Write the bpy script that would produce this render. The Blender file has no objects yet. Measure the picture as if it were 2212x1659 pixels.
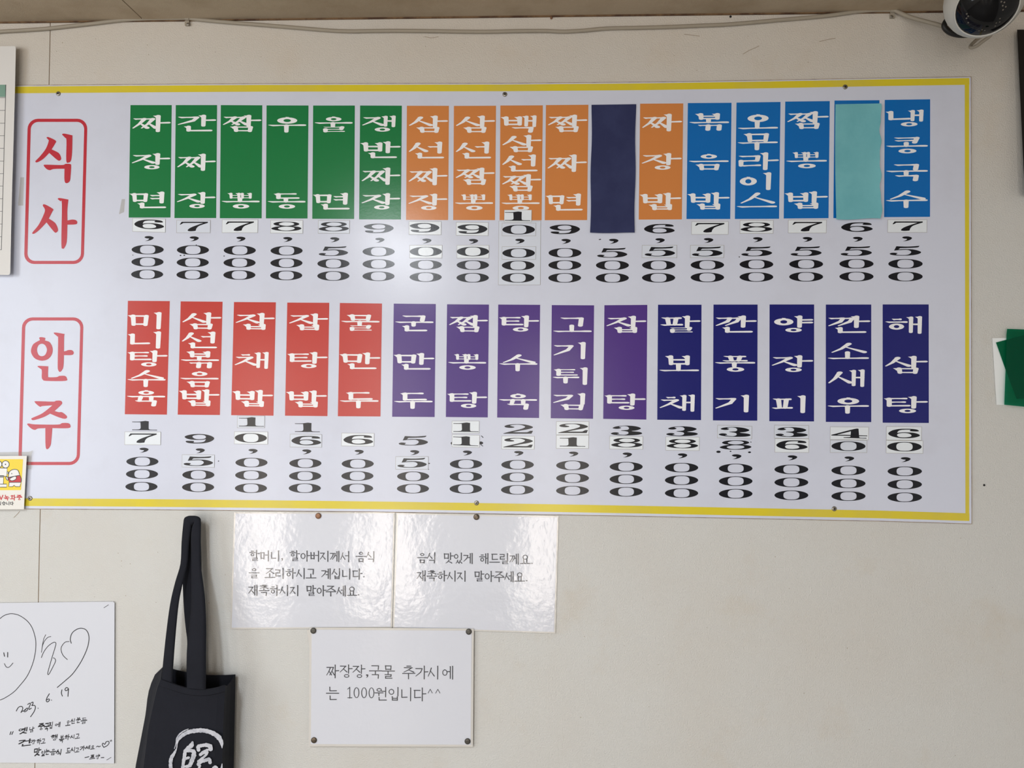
import bpy, bmesh, math, random
from mathutils import Vector, Matrix
from mathutils.geometry import tessellate_polygon, delaunay_2d_cdt
random.seed(7)
C = bpy.context.scene
COL = C.collection

# ------------------------------------------------------------------ camera
IW, IH = 2212, 1659
FPX = 0.722 * IW
DIST, CAMZ = 1.36, 1.62
RX, RY, RZ = 0.01756, 0.04122, 0.00965          # pitch, yaw, roll
R = Matrix.Rotation(RY, 3, 'Y') @ Matrix.Rotation(RX, 3, 'X') @ Matrix.Rotation(RZ, 3, 'Z')
B = Matrix(((1, 0, 0), (0, 0, -1), (0, 1, 0)))
CR = B @ R
CAMP = Vector((0, -DIST, CAMZ))
cd = bpy.data.cameras.new('camera'); cam = bpy.data.objects.new('camera', cd); COL.objects.link(cam)
cd.sensor_width = 36; cd.sensor_fit = 'HORIZONTAL'; cd.lens = 36 * 0.722
cd.clip_start = 0.02
cam.matrix_world = Matrix.Translation(CAMP) @ CR.to_4x4()
C.camera = cam

def P(px, py, d=0.0):
    """measured point of the photo -> point on the plane d metres in front of the wall"""
    v = CR @ Vector(((px - IW / 2) / FPX, -(py - IH / 2) / FPX, -1))
    t = (-d - CAMP.y) / v.y
    return CAMP + v * t
ZC = P(1106, 36).z                                # ceiling height

# ------------------------------------------------------------------ world, lights, exposure
w = bpy.data.worlds.new('world'); C.world = w; w.use_nodes = True
w.node_tree.nodes['Background'].inputs[0].default_value = (0.9, 0.95, 1, 1)
w.node_tree.nodes['Background'].inputs[1].default_value = 0.25
def area(name, loc, target, sx, sy, power, col):
    l = bpy.data.lights.new(name, 'AREA'); l.shape = 'RECTANGLE'; l.size = sx; l.size_y = sy
    l.energy = power; l.color = col
    o = bpy.data.objects.new(name, l); COL.objects.link(o); o.location = loc
    o.rotation_euler = (Vector(target) - Vector(loc)).to_track_quat('-Z', 'Y').to_euler()
    return o
LAMPX, LAMPY = -0.62, -1.95
area('ceiling_lamp_light', (LAMPX, LAMPY, ZC - 0.07), (LAMPX, LAMPY, 0), 0.16, 1.1, 27, (0.91, 0.955, 1.0))
area('left_daylight', (-2.45, -1.75, 1.72), (-0.3, 0.0, 1.5), 1.1, 1.2, 20, (0.88, 0.945, 1.0))
area('rear_daylight', (-0.9, -4.0, 1.15), (-0.5, 0, 1.5), 2.2, 1.7, 9, (0.92, 0.96, 1.0))
vs = C.view_settings
vs.view_transform = 'Standard'; vs.look = 'None'; vs.gamma = 1; vs.exposure = 0.06
try: vs.use_curve_mapping = False
except Exception: pass

# ------------------------------------------------------------------ materials
def lin(c): return tuple(((x / 255) / 12.92 if x / 255 <= 0.04045 else ((x / 255 + 0.055) / 1.055) ** 2.4) for x in c) + (1,)
def mat(name, col, rough=0.5, spec=0.5, metal=0, coat=0, coat_rough=0.1, bump=None, mottle=None, emit=None, alpha=None, bumps=()):
    """bump=(scale, distance); mottle=(scale, second colour, amount low, high)"""
    m = bpy.data.materials.new(name); m.use_nodes = True
    nt = m.node_tree; b = nt.nodes['Principled BSDF']; L = nt.links.new
    b.inputs['Base Color'].default_value = lin(col); b.inputs['Roughness'].default_value = rough
    b.inputs['Specular IOR Level'].default_value = spec; b.inputs['Metallic'].default_value = metal
    b.inputs['Coat Weight'].default_value = coat; b.inputs['Coat Roughness'].default_value = coat_rough
    geo = nt.nodes.new('ShaderNodeNewGeometry')
    def noise(sc, det=3, rgh=.55):
        n = nt.nodes.new('ShaderNodeTexNoise'); n.inputs['Scale'].default_value = sc
        n.inputs['Detail'].default_value = det; n.inputs['Roughness'].default_value = rgh
        L(geo.outputs['Position'], n.inputs['Vector']); return n
    if mottle:
        cur = None
        for (sc, c2, lo, hi) in (mottle if isinstance(mottle, list) else [mottle]):
            n = noise(sc, 5, .65); mr = nt.nodes.new('ShaderNodeMapRange')
            mr.inputs[1].default_value = lo; mr.inputs[2].default_value = hi
            L(n.outputs['Fac'], mr.inputs[0])
            mx = nt.nodes.new('ShaderNodeMix'); mx.data_type = 'RGBA'
            if cur is None: mx.inputs[6].default_value = lin(col)
            else: L(cur, mx.inputs[6])
            mx.inputs[7].default_value = lin(c2); L(mr.outputs[0], mx.inputs[0]); cur = mx.outputs[2]
        L(cur, b.inputs['Base Color'])
    prev = None
    for (sc, ds) in ([bump] if bump else []) + list(bumps):
        n = noise(sc); bp = nt.nodes.new('ShaderNodeBump'); bp.inputs['Distance'].default_value = ds
        bp.inputs['Strength'].default_value = 1.0
        L(n.outputs['Fac'], bp.inputs['Height'])
        if prev: L(prev, bp.inputs['Normal'])
        prev = bp.outputs['Normal']
    if prev:
        L(prev, b.inputs['Normal']); L(prev, b.inputs['Coat Normal'])
    if emit:
        b.inputs['Emission Color'].default_value = lin(emit[0]); b.inputs['Emission Strength'].default_value = emit[1]
    if alpha is not None: b.inputs['Alpha'].default_value = alpha
    return m
M = {}
M['wall'] = mat('wall_paint', (211, 211, 208), .38, .5, bump=(430, .0011), bumps=((1400, .0003),),
                mottle=[(2.2, (208, 205, 199), .45, .75), (7, (206, 200, 190), .56, .80), (170, (190, 176, 156), .70, .80), (620, (150, 132, 116), .73, .80)])
M['ceil'] = mat('ceiling_panel', (178, 162, 140), .7, .3, bump=(500, .0003), mottle=(5, (158, 140, 116), .45, .7))
M['joint'] = mat('joint_dirt', (158, 142, 122), .8)
M['caulk'] = mat('brown_caulk', (120, 92, 62), .7, mottle=(30, (78, 52, 34), .45, .6))
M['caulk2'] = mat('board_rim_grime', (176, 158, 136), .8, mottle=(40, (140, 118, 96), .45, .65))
M['floor'] = mat('floor_tile', (140, 138, 134), .4)
M['side'] = mat('room_wall', (218, 217, 215), .7)
M['frame'] = mat('window_frame', (90, 92, 95), .4)
M['pane'] = mat('window_glass', (255, 255, 255), .1, emit=((255, 244, 232), 9.0))
GLO = dict(rough=.225, spec=.37, bumps=((220, .00006),))
M['board'] = mat('board_white', (212, 217, 233), mottle=(6, (206, 210, 225), .5, .75), **GLO)
M['edge'] = mat('board_edge', (225, 220, 205), .5)
M['yellow'] = mat('print_yellow', (222, 204, 50), mottle=(5, (214, 196, 74), .45, .65), **GLO)
M['pink'] = mat('print_crimson', (190, 48, 62), **GLO)
M['green'] = mat('print_green', (22, 122, 66), **GLO)
M['orange'] = mat('print_orange', (212, 134, 72), **GLO)
M['blue'] = mat('print_blue', (10, 108, 188), **GLO)
M['red'] = mat('print_red', (194, 62, 54), **GLO)
M['purple'] = mat('print_purple', (78, 48, 132), **GLO)
M['navy'] = mat('print_navy', (26, 30, 112), **GLO)
M['white_ink'] = mat('print_white', (242, 243, 246), **GLO)
M['black_ink'] = mat('print_black', (17, 20, 29), **GLO)
M['sticker'] = mat('sticker_white', (230, 237, 244), .25, bumps=((160, .00008),))
M['sticker_old'] = mat('sticker_pale', (214, 221, 234), .25, bumps=((160, .00008),))
M['glue_shade'] = mat('sticker_rim', (165, 160, 152), .7)  # grey outline: shade along the sticker edges put into colour, with glue dirt
M['navy_paper'] = mat('navy_paper', (46, 51, 88), .75, .2, bump=(60, .0004), mottle=(14, (56, 62, 100), .4, .7))
M['teal_paper'] = mat('teal_paper', (120, 188, 196), .8, .2, bump=(40, .0008), mottle=(12, (106, 176, 186), .4, .7))
M['screw'] = mat('screw_steel', (150, 146, 138), .35, metal=.9)
M['dark'] = mat('dark_recess', (30, 28, 26), .7)
M['cable'] = mat('cable_grey', (158, 149, 134), .5, .4)
M['blackcable'] = mat('cable_black', (22, 20, 20), .45)
M['pouch'] = mat('laminate_film', (212, 209, 204), .2, .5, coat=.7, coat_rough=.1, bump=(70, .0003))
LAM = dict(rough=.5, coat=1.0, coat_rough=.09, bumps=((16, .0008), (120, .0002)))
M['paper'] = mat('laminated_paper', (214, 217, 227), **LAM)
M['ink'] = mat('laminated_ink', (40, 42, 52), **LAM)
M['card'] = mat('drawing_card', (214, 217, 226), .55, .3)
M['pen'] = mat('marker_ink', (28, 27, 34), .6)
M['chart'] = mat('chart_board', (222, 221, 219), .45, .4)
M['chart_green'] = mat('chart_green', (120, 158, 142), .5)
M['line'] = mat('chart_line', (88, 88, 92), .6)
M['sign'] = mat('sign_card', (232, 230, 224), .4)
M['white_card'] = mat('white_card', (240, 244, 246), .4)
M['sign_yellow'] = mat('sign_yellow', (240, 212, 40), .4)
M['sign_red'] = mat('sign_red', (196, 40, 48), .4)
M['sign_black'] = mat('sign_black', (34, 34, 38), .4)
M['sign_white'] = mat('sign_white', (236, 236, 234), .4)
M['cloth'] = mat('black_canvas', (22, 24, 32), .85, .25, bump=(900, .0003), mottle=(9, (27, 29, 38), .4, .7))
M['cloth_print'] = mat('canvas_print', (196, 198, 206), .85, .2, mottle=(120, (168, 171, 182), .45, .65))
M['cctv'] = mat('camera_shell', (196, 194, 187), .35)
M['dome'] = mat('dark_dome', (10, 10, 12), .05, .28)
M['led'] = mat('led_white', (104, 98, 88), .3)
M['lens'] = mat('lens_glass', (4, 4, 8), .03, 1.0)
M['tack'] = mat('tack_bronze', (112, 100, 86), .4, metal=.6, mottle=(150, (78, 70, 60), .4, .6))
M['tack_dark'] = mat('tack_dark', (84, 82, 78), .4, metal=.6)
M['tack_brown'] = mat('tack_brown', (138, 102, 78), .45, metal=.5)
M['screen'] = mat('screen_black', (18, 17, 17), .35)
M['lamp'] = mat('lamp_shell', (235, 235, 232), .4)
M['tube'] = mat('lamp_tube', (255, 255, 255), .4, emit=((236, 244, 255), 3.0))
def grease(m, z0, z1, col):
    nt = m.node_tree; L = nt.links.new; b = nt.nodes['Principled BSDF']; src = b.inputs['Base Color'].links[0].from_socket
    geo = nt.nodes.new('ShaderNodeNewGeometry'); sep = nt.nodes.new('ShaderNodeSeparateXYZ'); L(geo.outputs['Position'], sep.inputs[0])
    n = nt.nodes.new('ShaderNodeTexNoise'); n.inputs['Scale'].default_value = 3.5; n.inputs['Detail'].default_value = 6; L(geo.outputs['Position'], n.inputs['Vector'])
    ad = nt.nodes.new('ShaderNodeMath'); ad.operation = 'MULTIPLY_ADD'; ad.inputs[1].default_value = .5; L(n.outputs['Fac'], ad.inputs[0]); L(sep.outputs['Z'], ad.inputs[2])
    mr = nt.nodes.new('ShaderNodeMapRange'); mr.inputs[1].default_value = z0 + .25; mr.inputs[2].default_value = z1 + .25; mr.inputs[4].default_value = .5; L(ad.outputs[0], mr.inputs[0])
    mx = nt.nodes.new('ShaderNodeMix'); mx.data_type = 'RGBA'; L(src, mx.inputs[6]); mx.inputs[7].default_value = lin(col); L(mr.outputs[0], mx.inputs[0]); L(mx.outputs[2], b.inputs['Base Color'])
grease(M['wall'], ZC - .45, ZC, (212, 198, 180))
# tinted clear films
def film(name, tint, mixf, gloss_rough=.25, body=None):
    m = bpy.data.materials.new(name); m.use_nodes = True; nt = m.node_tree; nt.nodes.clear(); L = nt.links.new
    out = nt.nodes.new('ShaderNodeOutputMaterial'); tr = nt.nodes.new('ShaderNodeBsdfTransparent')
    pb = nt.nodes.new('ShaderNodeBsdfPrincipled'); mx = nt.nodes.new('ShaderNodeMixShader')
    tr.inputs[0].default_value = lin(tint); pb.inputs['Base Color'].default_value = lin(body or tint)
    pb.inputs['Roughness'].default_value = gloss_rough; mx.inputs[0].default_value = mixf
    L(tr.outputs[0], mx.inputs[1]); L(pb.outputs[0], mx.inputs[2]); L(mx.outputs[0], out.inputs[0])
    return m
M['green_film'] = film('green_film', (104, 206, 182), .24, .35, (8, 124, 92))
M['tape'] = film('clear_tape', (246, 245, 242), .05, .12)

# ------------------------------------------------------------------ object helpers
def link(name, me, parent=None):
    o = bpy.data.objects.new(name, me); COL.objects.link(o)
    if parent: o.parent = parent
    return o
def mesh(name, verts, faces, m, parent=None, smooth=False, mats=None, fm=None):
    me = bpy.data.meshes.new(name); me.from_pydata([tuple(v) for v in verts], [], faces)
    for x in (mats or [m]): me.materials.append(x)
    if fm:
        for i, k in enumerate(fm): me.polygons[i].material_index = k
    if smooth:
        for p in me.polygons: p.use_smooth = True
    me.update()
    return link(name, me, parent)
def tag(o, label=None, cat=None, group=None, kind=None):
    if label: o['label'] = label
    if cat: o['category'] = cat
    if group: o['group'] = group
    if kind: o['kind'] = kind
    return o
def empty(name, label, cat, group=None):
    return tag(link(name, None), label, cat, group)
def struct(o): o['kind'] = 'structure'; return o
def box(name, lo, hi, m, parent=None):
    (x0, y0, z0), (x1, y1, z1) = lo, hi
    v = [(x0,y0,z0),(x1,y0,z0),(x1,y1,z0),(x0,y1,z0),(x0,y0,z1),(x1,y0,z1),(x1,y1,z1),(x0,y1,z1)]
    f = [(0,3,2,1),(4,5,6,7),(0,1,5,4),(1,2,6,5),(2,3,7,6),(3,0,4,7)]
    return mesh(name, v, f, m, parent)
def tess(loops):
    t = tessellate_polygon([[Vector((x, y, 0)) for x, y in l] for l in loops])
    pts = [p for l in loops for p in l]
    out = []
    for a, b, c in t:
        (ax, ay), (bx, by), (cx, cy) = pts[a], pts[b], pts[c]
        s = (bx-ax)*(cy-ay) - (by-ay)*(cx-ax)
        if abs(s) < 1e-9: continue
        out.append((a, b, c) if s < 0 else (a, c, b))       # y is down: keep normals towards the room
    return pts, out
class Ink:
    """flat printed shapes in measured coordinates; one mesh on a plane d in front of the wall"""
    def __init__(self): self.g = [([], [])]
    def new(self):
        if self.g[-1][1]: self.g.append(([], []))
    def raw(self, pts, fs):
        v, f = self.g[-1]; n = len(v); v += pts
        for a, b_, c_ in fs:                          # counter-clockwise, as the triangulation expects
            k = (pts[b_][0]-pts[a][0])*(pts[c_][1]-pts[a][1]) - (pts[b_][1]-pts[a][1])*(pts[c_][0]-pts[a][0])
            f.append((n+a, n+b_, n+c_) if k > 0 else (n+a, n+c_, n+b_))
    def loops(self, loops): self.raw(*tess(loops))
    def add(self, o):
        for v, f in o.g: self.raw(list(v), f)
    @property
    def f(self): return [x for v, f in self.g for x in f]
    def build(self, name, m, d, parent=None):
        df = d if callable(d) else (lambda x, y: d)
        V_ = []; F_ = []
        for gi, (v, f) in enumerate(self.g):          # union inside each glyph or stroke, so nothing lies twice in one plane
            if not f: continue
            ed = {tuple(sorted(e)) for q in f for e in ((q[0], q[1]), (q[1], q[2]), (q[2], q[0]))}
            vs_, _, fs_, *_r = delaunay_2d_cdt([Vector(p) for p in v], list(ed), [], 0, 1e-5)
            tri = []
            for q in f:
                (ax, ay), (bx, by), (cx_, cy_) = v[q[0]], v[q[1]], v[q[2]]
                if (bx-ax)*(cy_-ay) - (by-ay)*(cx_-ax) > 1e-9: tri.append((min(ax,bx,cx_), max(ax,bx,cx_), min(ay,by,cy_), max(ay,by,cy_), ax, ay, bx, by, cx_, cy_))
            n = len(V_); V_ += [P(p.x, p.y, df(p.x, p.y) + gi * 4e-6) for p in vs_]
            for q in fs_:
                a, b_, c_ = (vs_[i] for i in q)
                k = (b_.x-a.x)*(c_.y-a.y) - (b_.y-a.y)*(c_.x-a.x)
                if abs(k) < 1e-7: continue
                x, y = (a.x+b_.x+c_.x)/3, (a.y+b_.y+c_.y)/3
                for (x0, x1, y0, y1, ax, ay, bx, by, cx_, cy_) in tri:
                    if x0 <= x <= x1 and y0 <= y <= y1 and (bx-ax)*(y-ay)-(by-ay)*(x-ax) >= 0 and (cx_-bx)*(y-by)-(cy_-by)*(x-bx) >= 0 and (ax-cx_)*(y-cy_)-(ay-cy_)*(x-cx_) >= 0:
                        F_.append(tuple(n + i for i in (q if k < 0 else q[::-1]))); break
        used = sorted({i for q in F_ for i in q}); ix = {o: i for i, o in enumerate(used)}
        V_ = [V_[i] for i in used]; F_ = [tuple(ix[i] for i in q) for q in F_]
        return mesh(name, V_, F_, m, parent)
def spline(pts, closed=True, n=5):
    """Catmull-Rom through points; a third value marks a corner"""
    out = []; N = len(pts)
    for i in range(N if closed else N - 1):
        p1, p2 = pts[i], pts[(i + 1) % N]
        p0 = pts[(i - 1) % N] if (closed or i > 0) else p1
        p3 = pts[(i + 2) % N] if (closed or i + 2 < N) else p2
        c1, c2 = len(p1) > 2, len(p2) > 2
        if c1: p0 = p1
        if c2: p3 = p2
        out.append((p1[0], p1[1]))
        if c1 and c2: continue
        for k in range(1, n):
            t = k / n; q = []
            for a in (0, 1):
                m1 = (p2[a] - p0[a]) / 2; m2 = (p3[a] - p1[a]) / 2
                q.append((2*t**3-3*t*t+1)*p1[a] + (t**3-2*t*t+t)*m1 + (-2*t**3+3*t*t)*p2[a] + (t**3-t*t)*m2)
            out.append(tuple(q))
    if not closed: out.append(tuple(pts[-1][:2]))
    return out
def ell(cx, cy, rx, ry, n=28, e=2.0):
    o = []
    for k in range(n):
        a = 2 * math.pi * k / n; c, s = math.cos(a), math.sin(a)
        o.append((cx + rx * math.copysign(abs(c) ** (2 / e), c), cy + ry * math.copysign(abs(s) ** (2 / e), s)))
    return o
def ribbon(pts, ws):
    """outline loop of a polyline with half widths ws, round ends"""
    n = len(pts); L = []; Rr = []
    if not hasattr(ws, '__len__'): ws = [ws] * n
    for i in range(n):
        a = pts[max(i - 1, 0)]; b = pts[min(i + 1, n - 1)]
        dx, dy = b[0] - a[0], b[1] - a[1]; l = math.hypot(dx, dy) or 1
        nx, ny = -dy / l, dx / l; w_ = ws[i]
        L.append((pts[i][0] + nx * w_, pts[i][1] + ny * w_)); Rr.append((pts[i][0] - nx * w_, pts[i][1] - ny * w_))
    def cap(i, j):
        dx, dy = pts[i][0] - pts[j][0], pts[i][1] - pts[j][1]; a0 = math.atan2(dy, dx)
        return [(pts[i][0] + ws[i] * math.cos(a0 + t), pts[i][1] + ws[i] * math.sin(a0 + t)) for t in (-1.05, -.52, 0, .52, 1.05)]
    e = cap(n - 1, n - 2); s = cap(0, 1)
    return Rr + e + L[::-1] + s
def stroke_quads(ink, pts, ws):
    """a strip of quads along a pen stroke, with round ends"""
    n = len(pts)
    if not hasattr(ws, '__len__'): ws = [ws] * n
    ink.new(); v = []; f = []
    for i in range(n):
        a = pts[max(i - 1, 0)]; b_ = pts[min(i + 1, n - 1)]; dx, dy = b_[0]-a[0], b_[1]-a[1]; l = math.hypot(dx, dy) or 1
        v += [(pts[i][0] - dy/l*ws[i], pts[i][1] + dx/l*ws[i]), (pts[i][0] + dy/l*ws[i], pts[i][1] - dx/l*ws[i])]
    for i in range(n - 1): f += [(2*i, 2*i+1, 2*i+2), (2*i+1, 2*i+3, 2*i+2)]
    for i, j in ((0, 1), (n - 1, n - 2)):
        a0 = math.atan2(pts[i][1]-pts[j][1], pts[i][0]-pts[j][0]); k = len(v)
        v += [(pts[i][0] + ws[i]*math.cos(a0+t), pts[i][1] + ws[i]*math.sin(a0+t)) for t in (-1.5708, -.8, 0, .8, 1.5708)]
        f += [(k, k+1, k+2), (k, k+2, k+3), (k, k+3, k+4)]
    ink.raw(v, f)

# ------------------------------------------------------------------ Hangul lettering
CHO = 'ㄱㄲㄴㄷㄸㄹㅁㅂㅃㅅㅆㅇㅈㅉㅊㅋㅌㅍㅎ'
JUNG = 'ㅏㅐㅑㅒㅓㅔㅕㅖㅗㅘㅙㅚㅛㅜㅝㅞㅟㅠㅡㅢㅣ'
JONG = ' ㄱㄲㄳㄴㄵㄶㄷㄹㄺㄻㄼㄽㄾㄿㅀㅁㅂㅄㅅㅆㅇㅈㅊㅋㅌㅍㅎ'
# strokes: kind + points in the jamo's own box.  h horizontal, v upright, d falling left, r falling right, o ring, k corner (horizontal then down)
J = {
 'ㄱ': [('k', (.0,.08),(.92,.08),(.72,.5),(.0,1))], 'ㄱb': [('k', (.0,.1),(.88,.1),(.84,1))],
 'ㄴ': [('l', (.14,0),(.14,.92),(1,.88))], 'ㄷ': [('h',(.04,.06),(.92,.06)),('l',(.14,.08),(.14,.94),(1,.9))],
 'ㄹ': [('h',(.02,.04),(.9,.04)),('v0',(.88,.04),(.84,.48)),('h',(.1,.48),(.88,.48)),('v0',(.1,.48),(.1,.96)),('h',(.08,.96),(1,.93))],
 'ㅁ': [('v',(.14,.04),(.18,.98)),('h0',(.14,.08),(.86,.08)),('v0',(.86,.06),(.82,1)),('h0',(.18,.9),(.84,.9))],
 'ㅂ': [('v',(.14,0),(.16,.95)),('v',(.84,0),(.84,.95)),('h0',(.14,.42),(.84,.42)),('h0',(.16,.9),(.84,.9))],
 'ㅅ': [('d',(.52,.0),(.0,1)),('r',(.42,.38),(1,.96))],
 'ㅈ': [('h',(.04,.07),(.86,.07)),('d0',(.8,.07),(.0,1)),('r',(.46,.48),(1,.97))],
 'ㅊ': [('h',(.3,.0),(.72,.0)),('h',(.04,.26),(.86,.26)),('d0',(.8,.26),(.0,1)),('r',(.46,.6),(1,.98))],
 'ㅋ': [('k',(.0,.08),(.92,.08),(.72,.5),(.0,1)),('h',(.08,.5),(.74,.46))], 'ㅋb': [('k',(.0,.06),(.9,.06),(.8,.98)),('h',(.02,.6),(.82,.56))],
 'ㅌ': [('h',(.04,.04),(.92,.04)),('h',(.14,.48),(.86,.48)),('l',(.14,.06),(.14,.95),(1,.92))],
 'ㅍ': [('h',(.04,.06),(.94,.06)),('v0',(.3,.08),(.36,.9)),('v0',(.7,.08),(.64,.9)),('h',(.0,.94),(1,.9))],
 'ㅎ': [('h',(.3,.0),(.72,.0)),('h',(.0,.26),(1,.26)),('o',(.5,.7),(.36,.3))],
 'ㅇ': [('q',(.5,.54),(.44,.44))], 'ㅇj': [('o',(.5,.5),(.42,.48))],
}
def dbl(k, wd=.56):
    out = []
    for off in (0, 1 - wd):
        for s in J[k]:
            if s[0] in 'oq': out.append((s[0], (s[1][0]*wd+off, s[1][1]), (s[2][0]*wd, s[2][1])))
            else: out.append((s[0],) + tuple((p[0]*wd+off, p[1]) for p in s[1:]))
    return out
J['ㄲ'] = dbl('ㄱ', .62); J['ㄲb'] = dbl('ㄱb', .5); J['ㅃ'] = dbl('ㅂ', .5); J['ㅆ'] = dbl('ㅅ', .56); J['ㅉ'] = dbl('ㅈ', .62)
V = {
 'ㅏ': [('v',(.34,0),(.32,1)),('t',(.34,.46),(1,.44))], 'ㅑ': [('v',(.34,0),(.32,1)),('t',(.34,.34),(1,.32)),('t',(.34,.6),(1,.58))],
 'ㅓ': [('v',(.8,0),(.78,1)),('h',(.05,.42),(.8,.42))], 'ㅕ': [('v',(.8,0),(.78,1)),('h',(.05,.3),(.8,.3)),('h',(.05,.6),(.8,.6))],
 'ㅣ': [('v',(.7,0),(.68,1))],
 'ㅐ': [('v',(.3,.03),(.28,.95)),('v',(.84,0),(.82,1)),('h0',(.3,.46),(.84,.46))],
 'ㅔ': [('v',(.42,.03),(.4,.95)),('v',(.88,0),(.87,1)),('h',(-.15,.42),(.42,.42))],
 'ㅖ': [('v',(.42,.03),(.4,.95)),('v',(.88,0),(.87,1)),('h',(-.15,.3),(.42,.3)),('h',(-.15,.58),(.42,.58))],
 'ㅗ': [('v0',(.48,.0),(.48,.8)),('h',(0,.84),(1,.8))], 'ㅛ': [('v0',(.34,.0),(.36,.8)),('v0',(.66,.0),(.64,.8)),('h',(0,.84),(1,.8))],
 'ㅜ': [('h',(0,.2),(1,.16)),('v0',(.48,.2),(.48,1))], 'ㅠ': [('h',(0,.2),(1,.16)),('v0',(.36,.2),(.33,1)),('v0',(.64,.2),(.64,1))],
 'ㅡ': [('h',(0,.5),(1,.46))],
}
class Style:
    def __init__(s, h, v, brush, serif): s.h, s.v, s.brush, s.serif = h, v, brush, serif
BRUSH = Style(.055, .066, True, 1.0); BATANG = Style(.042, .052, False, .6); BATANG_THIN = Style(.032, .036, False, .6)
GOTHIC = Style(.062, .062, False, 0); PEN = Style(.045, .045, False, 0)
def jamo(st, strokes, bx, T, ink, aspect=1.0):
    x0, y0, x1, y1 = bx; W_, H_ = x1 - x0, y1 - y0
    Q = lambda p: (x0 + p[0] * W_, y0 + p[1] * H_)
    nh = sum(1 for s in strokes if s[0] in ('h', 'h0', 't')) + sum(1 for s in strokes if s[0] in ('k', 'l'))
    nv = sum(1 for s in strokes if s[0][0] == 'v')
    hw = min(st.h, .30 * H_ / max(1, nh)) if nh > 1 else min(st.h, .30 * H_ + .02)
    vw = min(st.v, .27 * W_ / max(1, nv)) if nv > 1 else st.v
    put = lambda loop: ink.loops([[T(*p) for p in loop]])
    def line(pts, prof, w_):
        n = 9; q = []; ws = []
        for i in range(n):
            t = i / (n - 1)
            q.append((pts[0][0] + (pts[1][0]-pts[0][0]) * t, pts[0][1] + (pts[1][1]-pts[0][1]) * t)); ws.append(w_ * prof(t))
        put(ribbon(q, ws))
    one = lambda t: 1.0
    hp = (lambda t: (.22 + 7 * t) if t < .1 else (.92 - .5 * (t - .1) if t < .5 else .72 + .6 * (t - .5))) if st.brush else one
    dp = (lambda t: 1.12 - .75 * t) if st.brush else (lambda t: 1.05 - .45 * t if st.serif else 1.0)
    rp = (lambda t: .35 + .8 * t) if st.brush else (lambda t: .6 + .5 * t if st.serif else 1.0)
    def wedge(p, w_):                                # brushed level stroke: flat top, weight under its left end, round right end
        (x0_, y0_), (x1_, y1_) = p; l = x1_ - x0_; e = min(.16, .9 * w_ * 2.4 / max(l, .05))
        Y = lambda t: y0_ + (y1_ - y0_) * t
        lo_ = [(0, -.1), (e * .5, .55), (e, 1.0), (e * 1.5, .92), (min(.5, e * 2.6), .66), (.7, .72), (.88, .9), (.96, .92)]
        up_ = [(.96, -1.0), (.84, -1.0), (.7, -.72), (.4, -.6), (e, -.62), (e * .4, -.72), (0, -.62)]
        c_ = [(x1_ + w_ * .1 * 0 + w_ * .28 * math.cos(a), Y(1) - w_ * .04 + w_ * .92 * math.sin(a)) for a in (1.0, .4, -.2, -.8)]
        put([(x0_ - w_ * .35, Y(0) - w_ * .38)] + [(x0_ + l * t, Y(t) + w_ * q) for t, q in lo_] + c_ + [(x0_ + l * t, Y(t) + w_ * q) for t, q in up_])
    def head(p, w_):
        if not st.serif: return
        e = w_ * st.serif
        put([(p[0]-w_-e*1.25, p[1]-e*.15), (p[0]-w_*.3, p[1]-e*.45), (p[0]+w_, p[1]-e*.1), (p[0]+w_, p[1]+e*1.3), (p[0]-w_, p[1]+e*1.9), (p[0]-w_-e*.55, p[1]+e*.75)])
    for s in strokes:
        k = s[0]; p = [Q(a) for a in s[1:]] if k not in 'oq' else None
        if k == 'h' and st.brush: wedge(p, hw)
        elif k == 'h': line(p, hp, hw)
        elif k in ('h0', 't'): line(p, (lambda t: .75 + .2 * t) if st.brush else one, hw)
        elif k == 'v0': line(p, (lambda t: 1.0 - .12 * t) if st.brush else one, vw)
        elif k == 'v': head(p[0], vw); line(p, (lambda t: 1.0 - .1 * t) if st.brush else one, vw)
        elif k == 'd':
            c = ((p[0][0]*.42 + p[1][0]*.58) + .06*W_, (p[0][1]*.42 + p[1][1]*.58))
            if st.serif: put([(p[0][0]-hw*1.5, p[0][1]-hw*.4), (p[0][0]+hw*.2, p[0][1]-hw*.9), (p[0][0]+hw*1.2, p[0][1]+hw*.6), (p[0][0]-hw*.6, p[0][1]+hw*1.2)])
            line((p[0], c), lambda t: dp(t * .5), hw * 1.15); line((c, p[1]), lambda t: dp(.5 + t * .5), hw * 1.15)
        elif k == 'd0':
            c = ((p[0][0]*.45 + p[1][0]*.55) + .05*W_, (p[0][1]*.45 + p[1][1]*.55))
            line((p[0], c), lambda t: dp(t * .5), hw * 1.1); line((c, p[1]), lambda t: dp(.5 + t * .5), hw * 1.1)
        elif k == 'r': line(p, rp, hw * 1.1)
        elif k == 'k':
            (wedge if st.brush else (lambda q, w_: line(q, hp, w_)))(p[:2], hw)
            if len(p) == 4: line(p[1:3], one, hw*1.05); line(p[2:4], lambda t: dp(.1 + .9*t), hw * 1.1)
            else: line(p[1:3], one, vw if nv == 0 else hw)
        elif k == 'l':
            head(p[0], vw*.9); line(p[:2], one, vw*.95); line(p[1:], (lambda t: .8 + .2 * t) if st.brush else one, hw)
        elif k in 'oq':
            c = Q(s[1]); rx, ry = s[2][0] * W_, s[2][1] * H_; r = min(rx, ry * 1.25) if W_ > H_ * 1.2 else min(rx, ry)
            rx = min(rx, max(r, ry) * 1.25); ry = min(ry, rx * 1.15)
            wv = min(2 * st.v * (1.3 if st.brush else .85), rx * .64); wh = min(2 * st.h * (1.05 if st.brush else .85), ry * .52)
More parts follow.
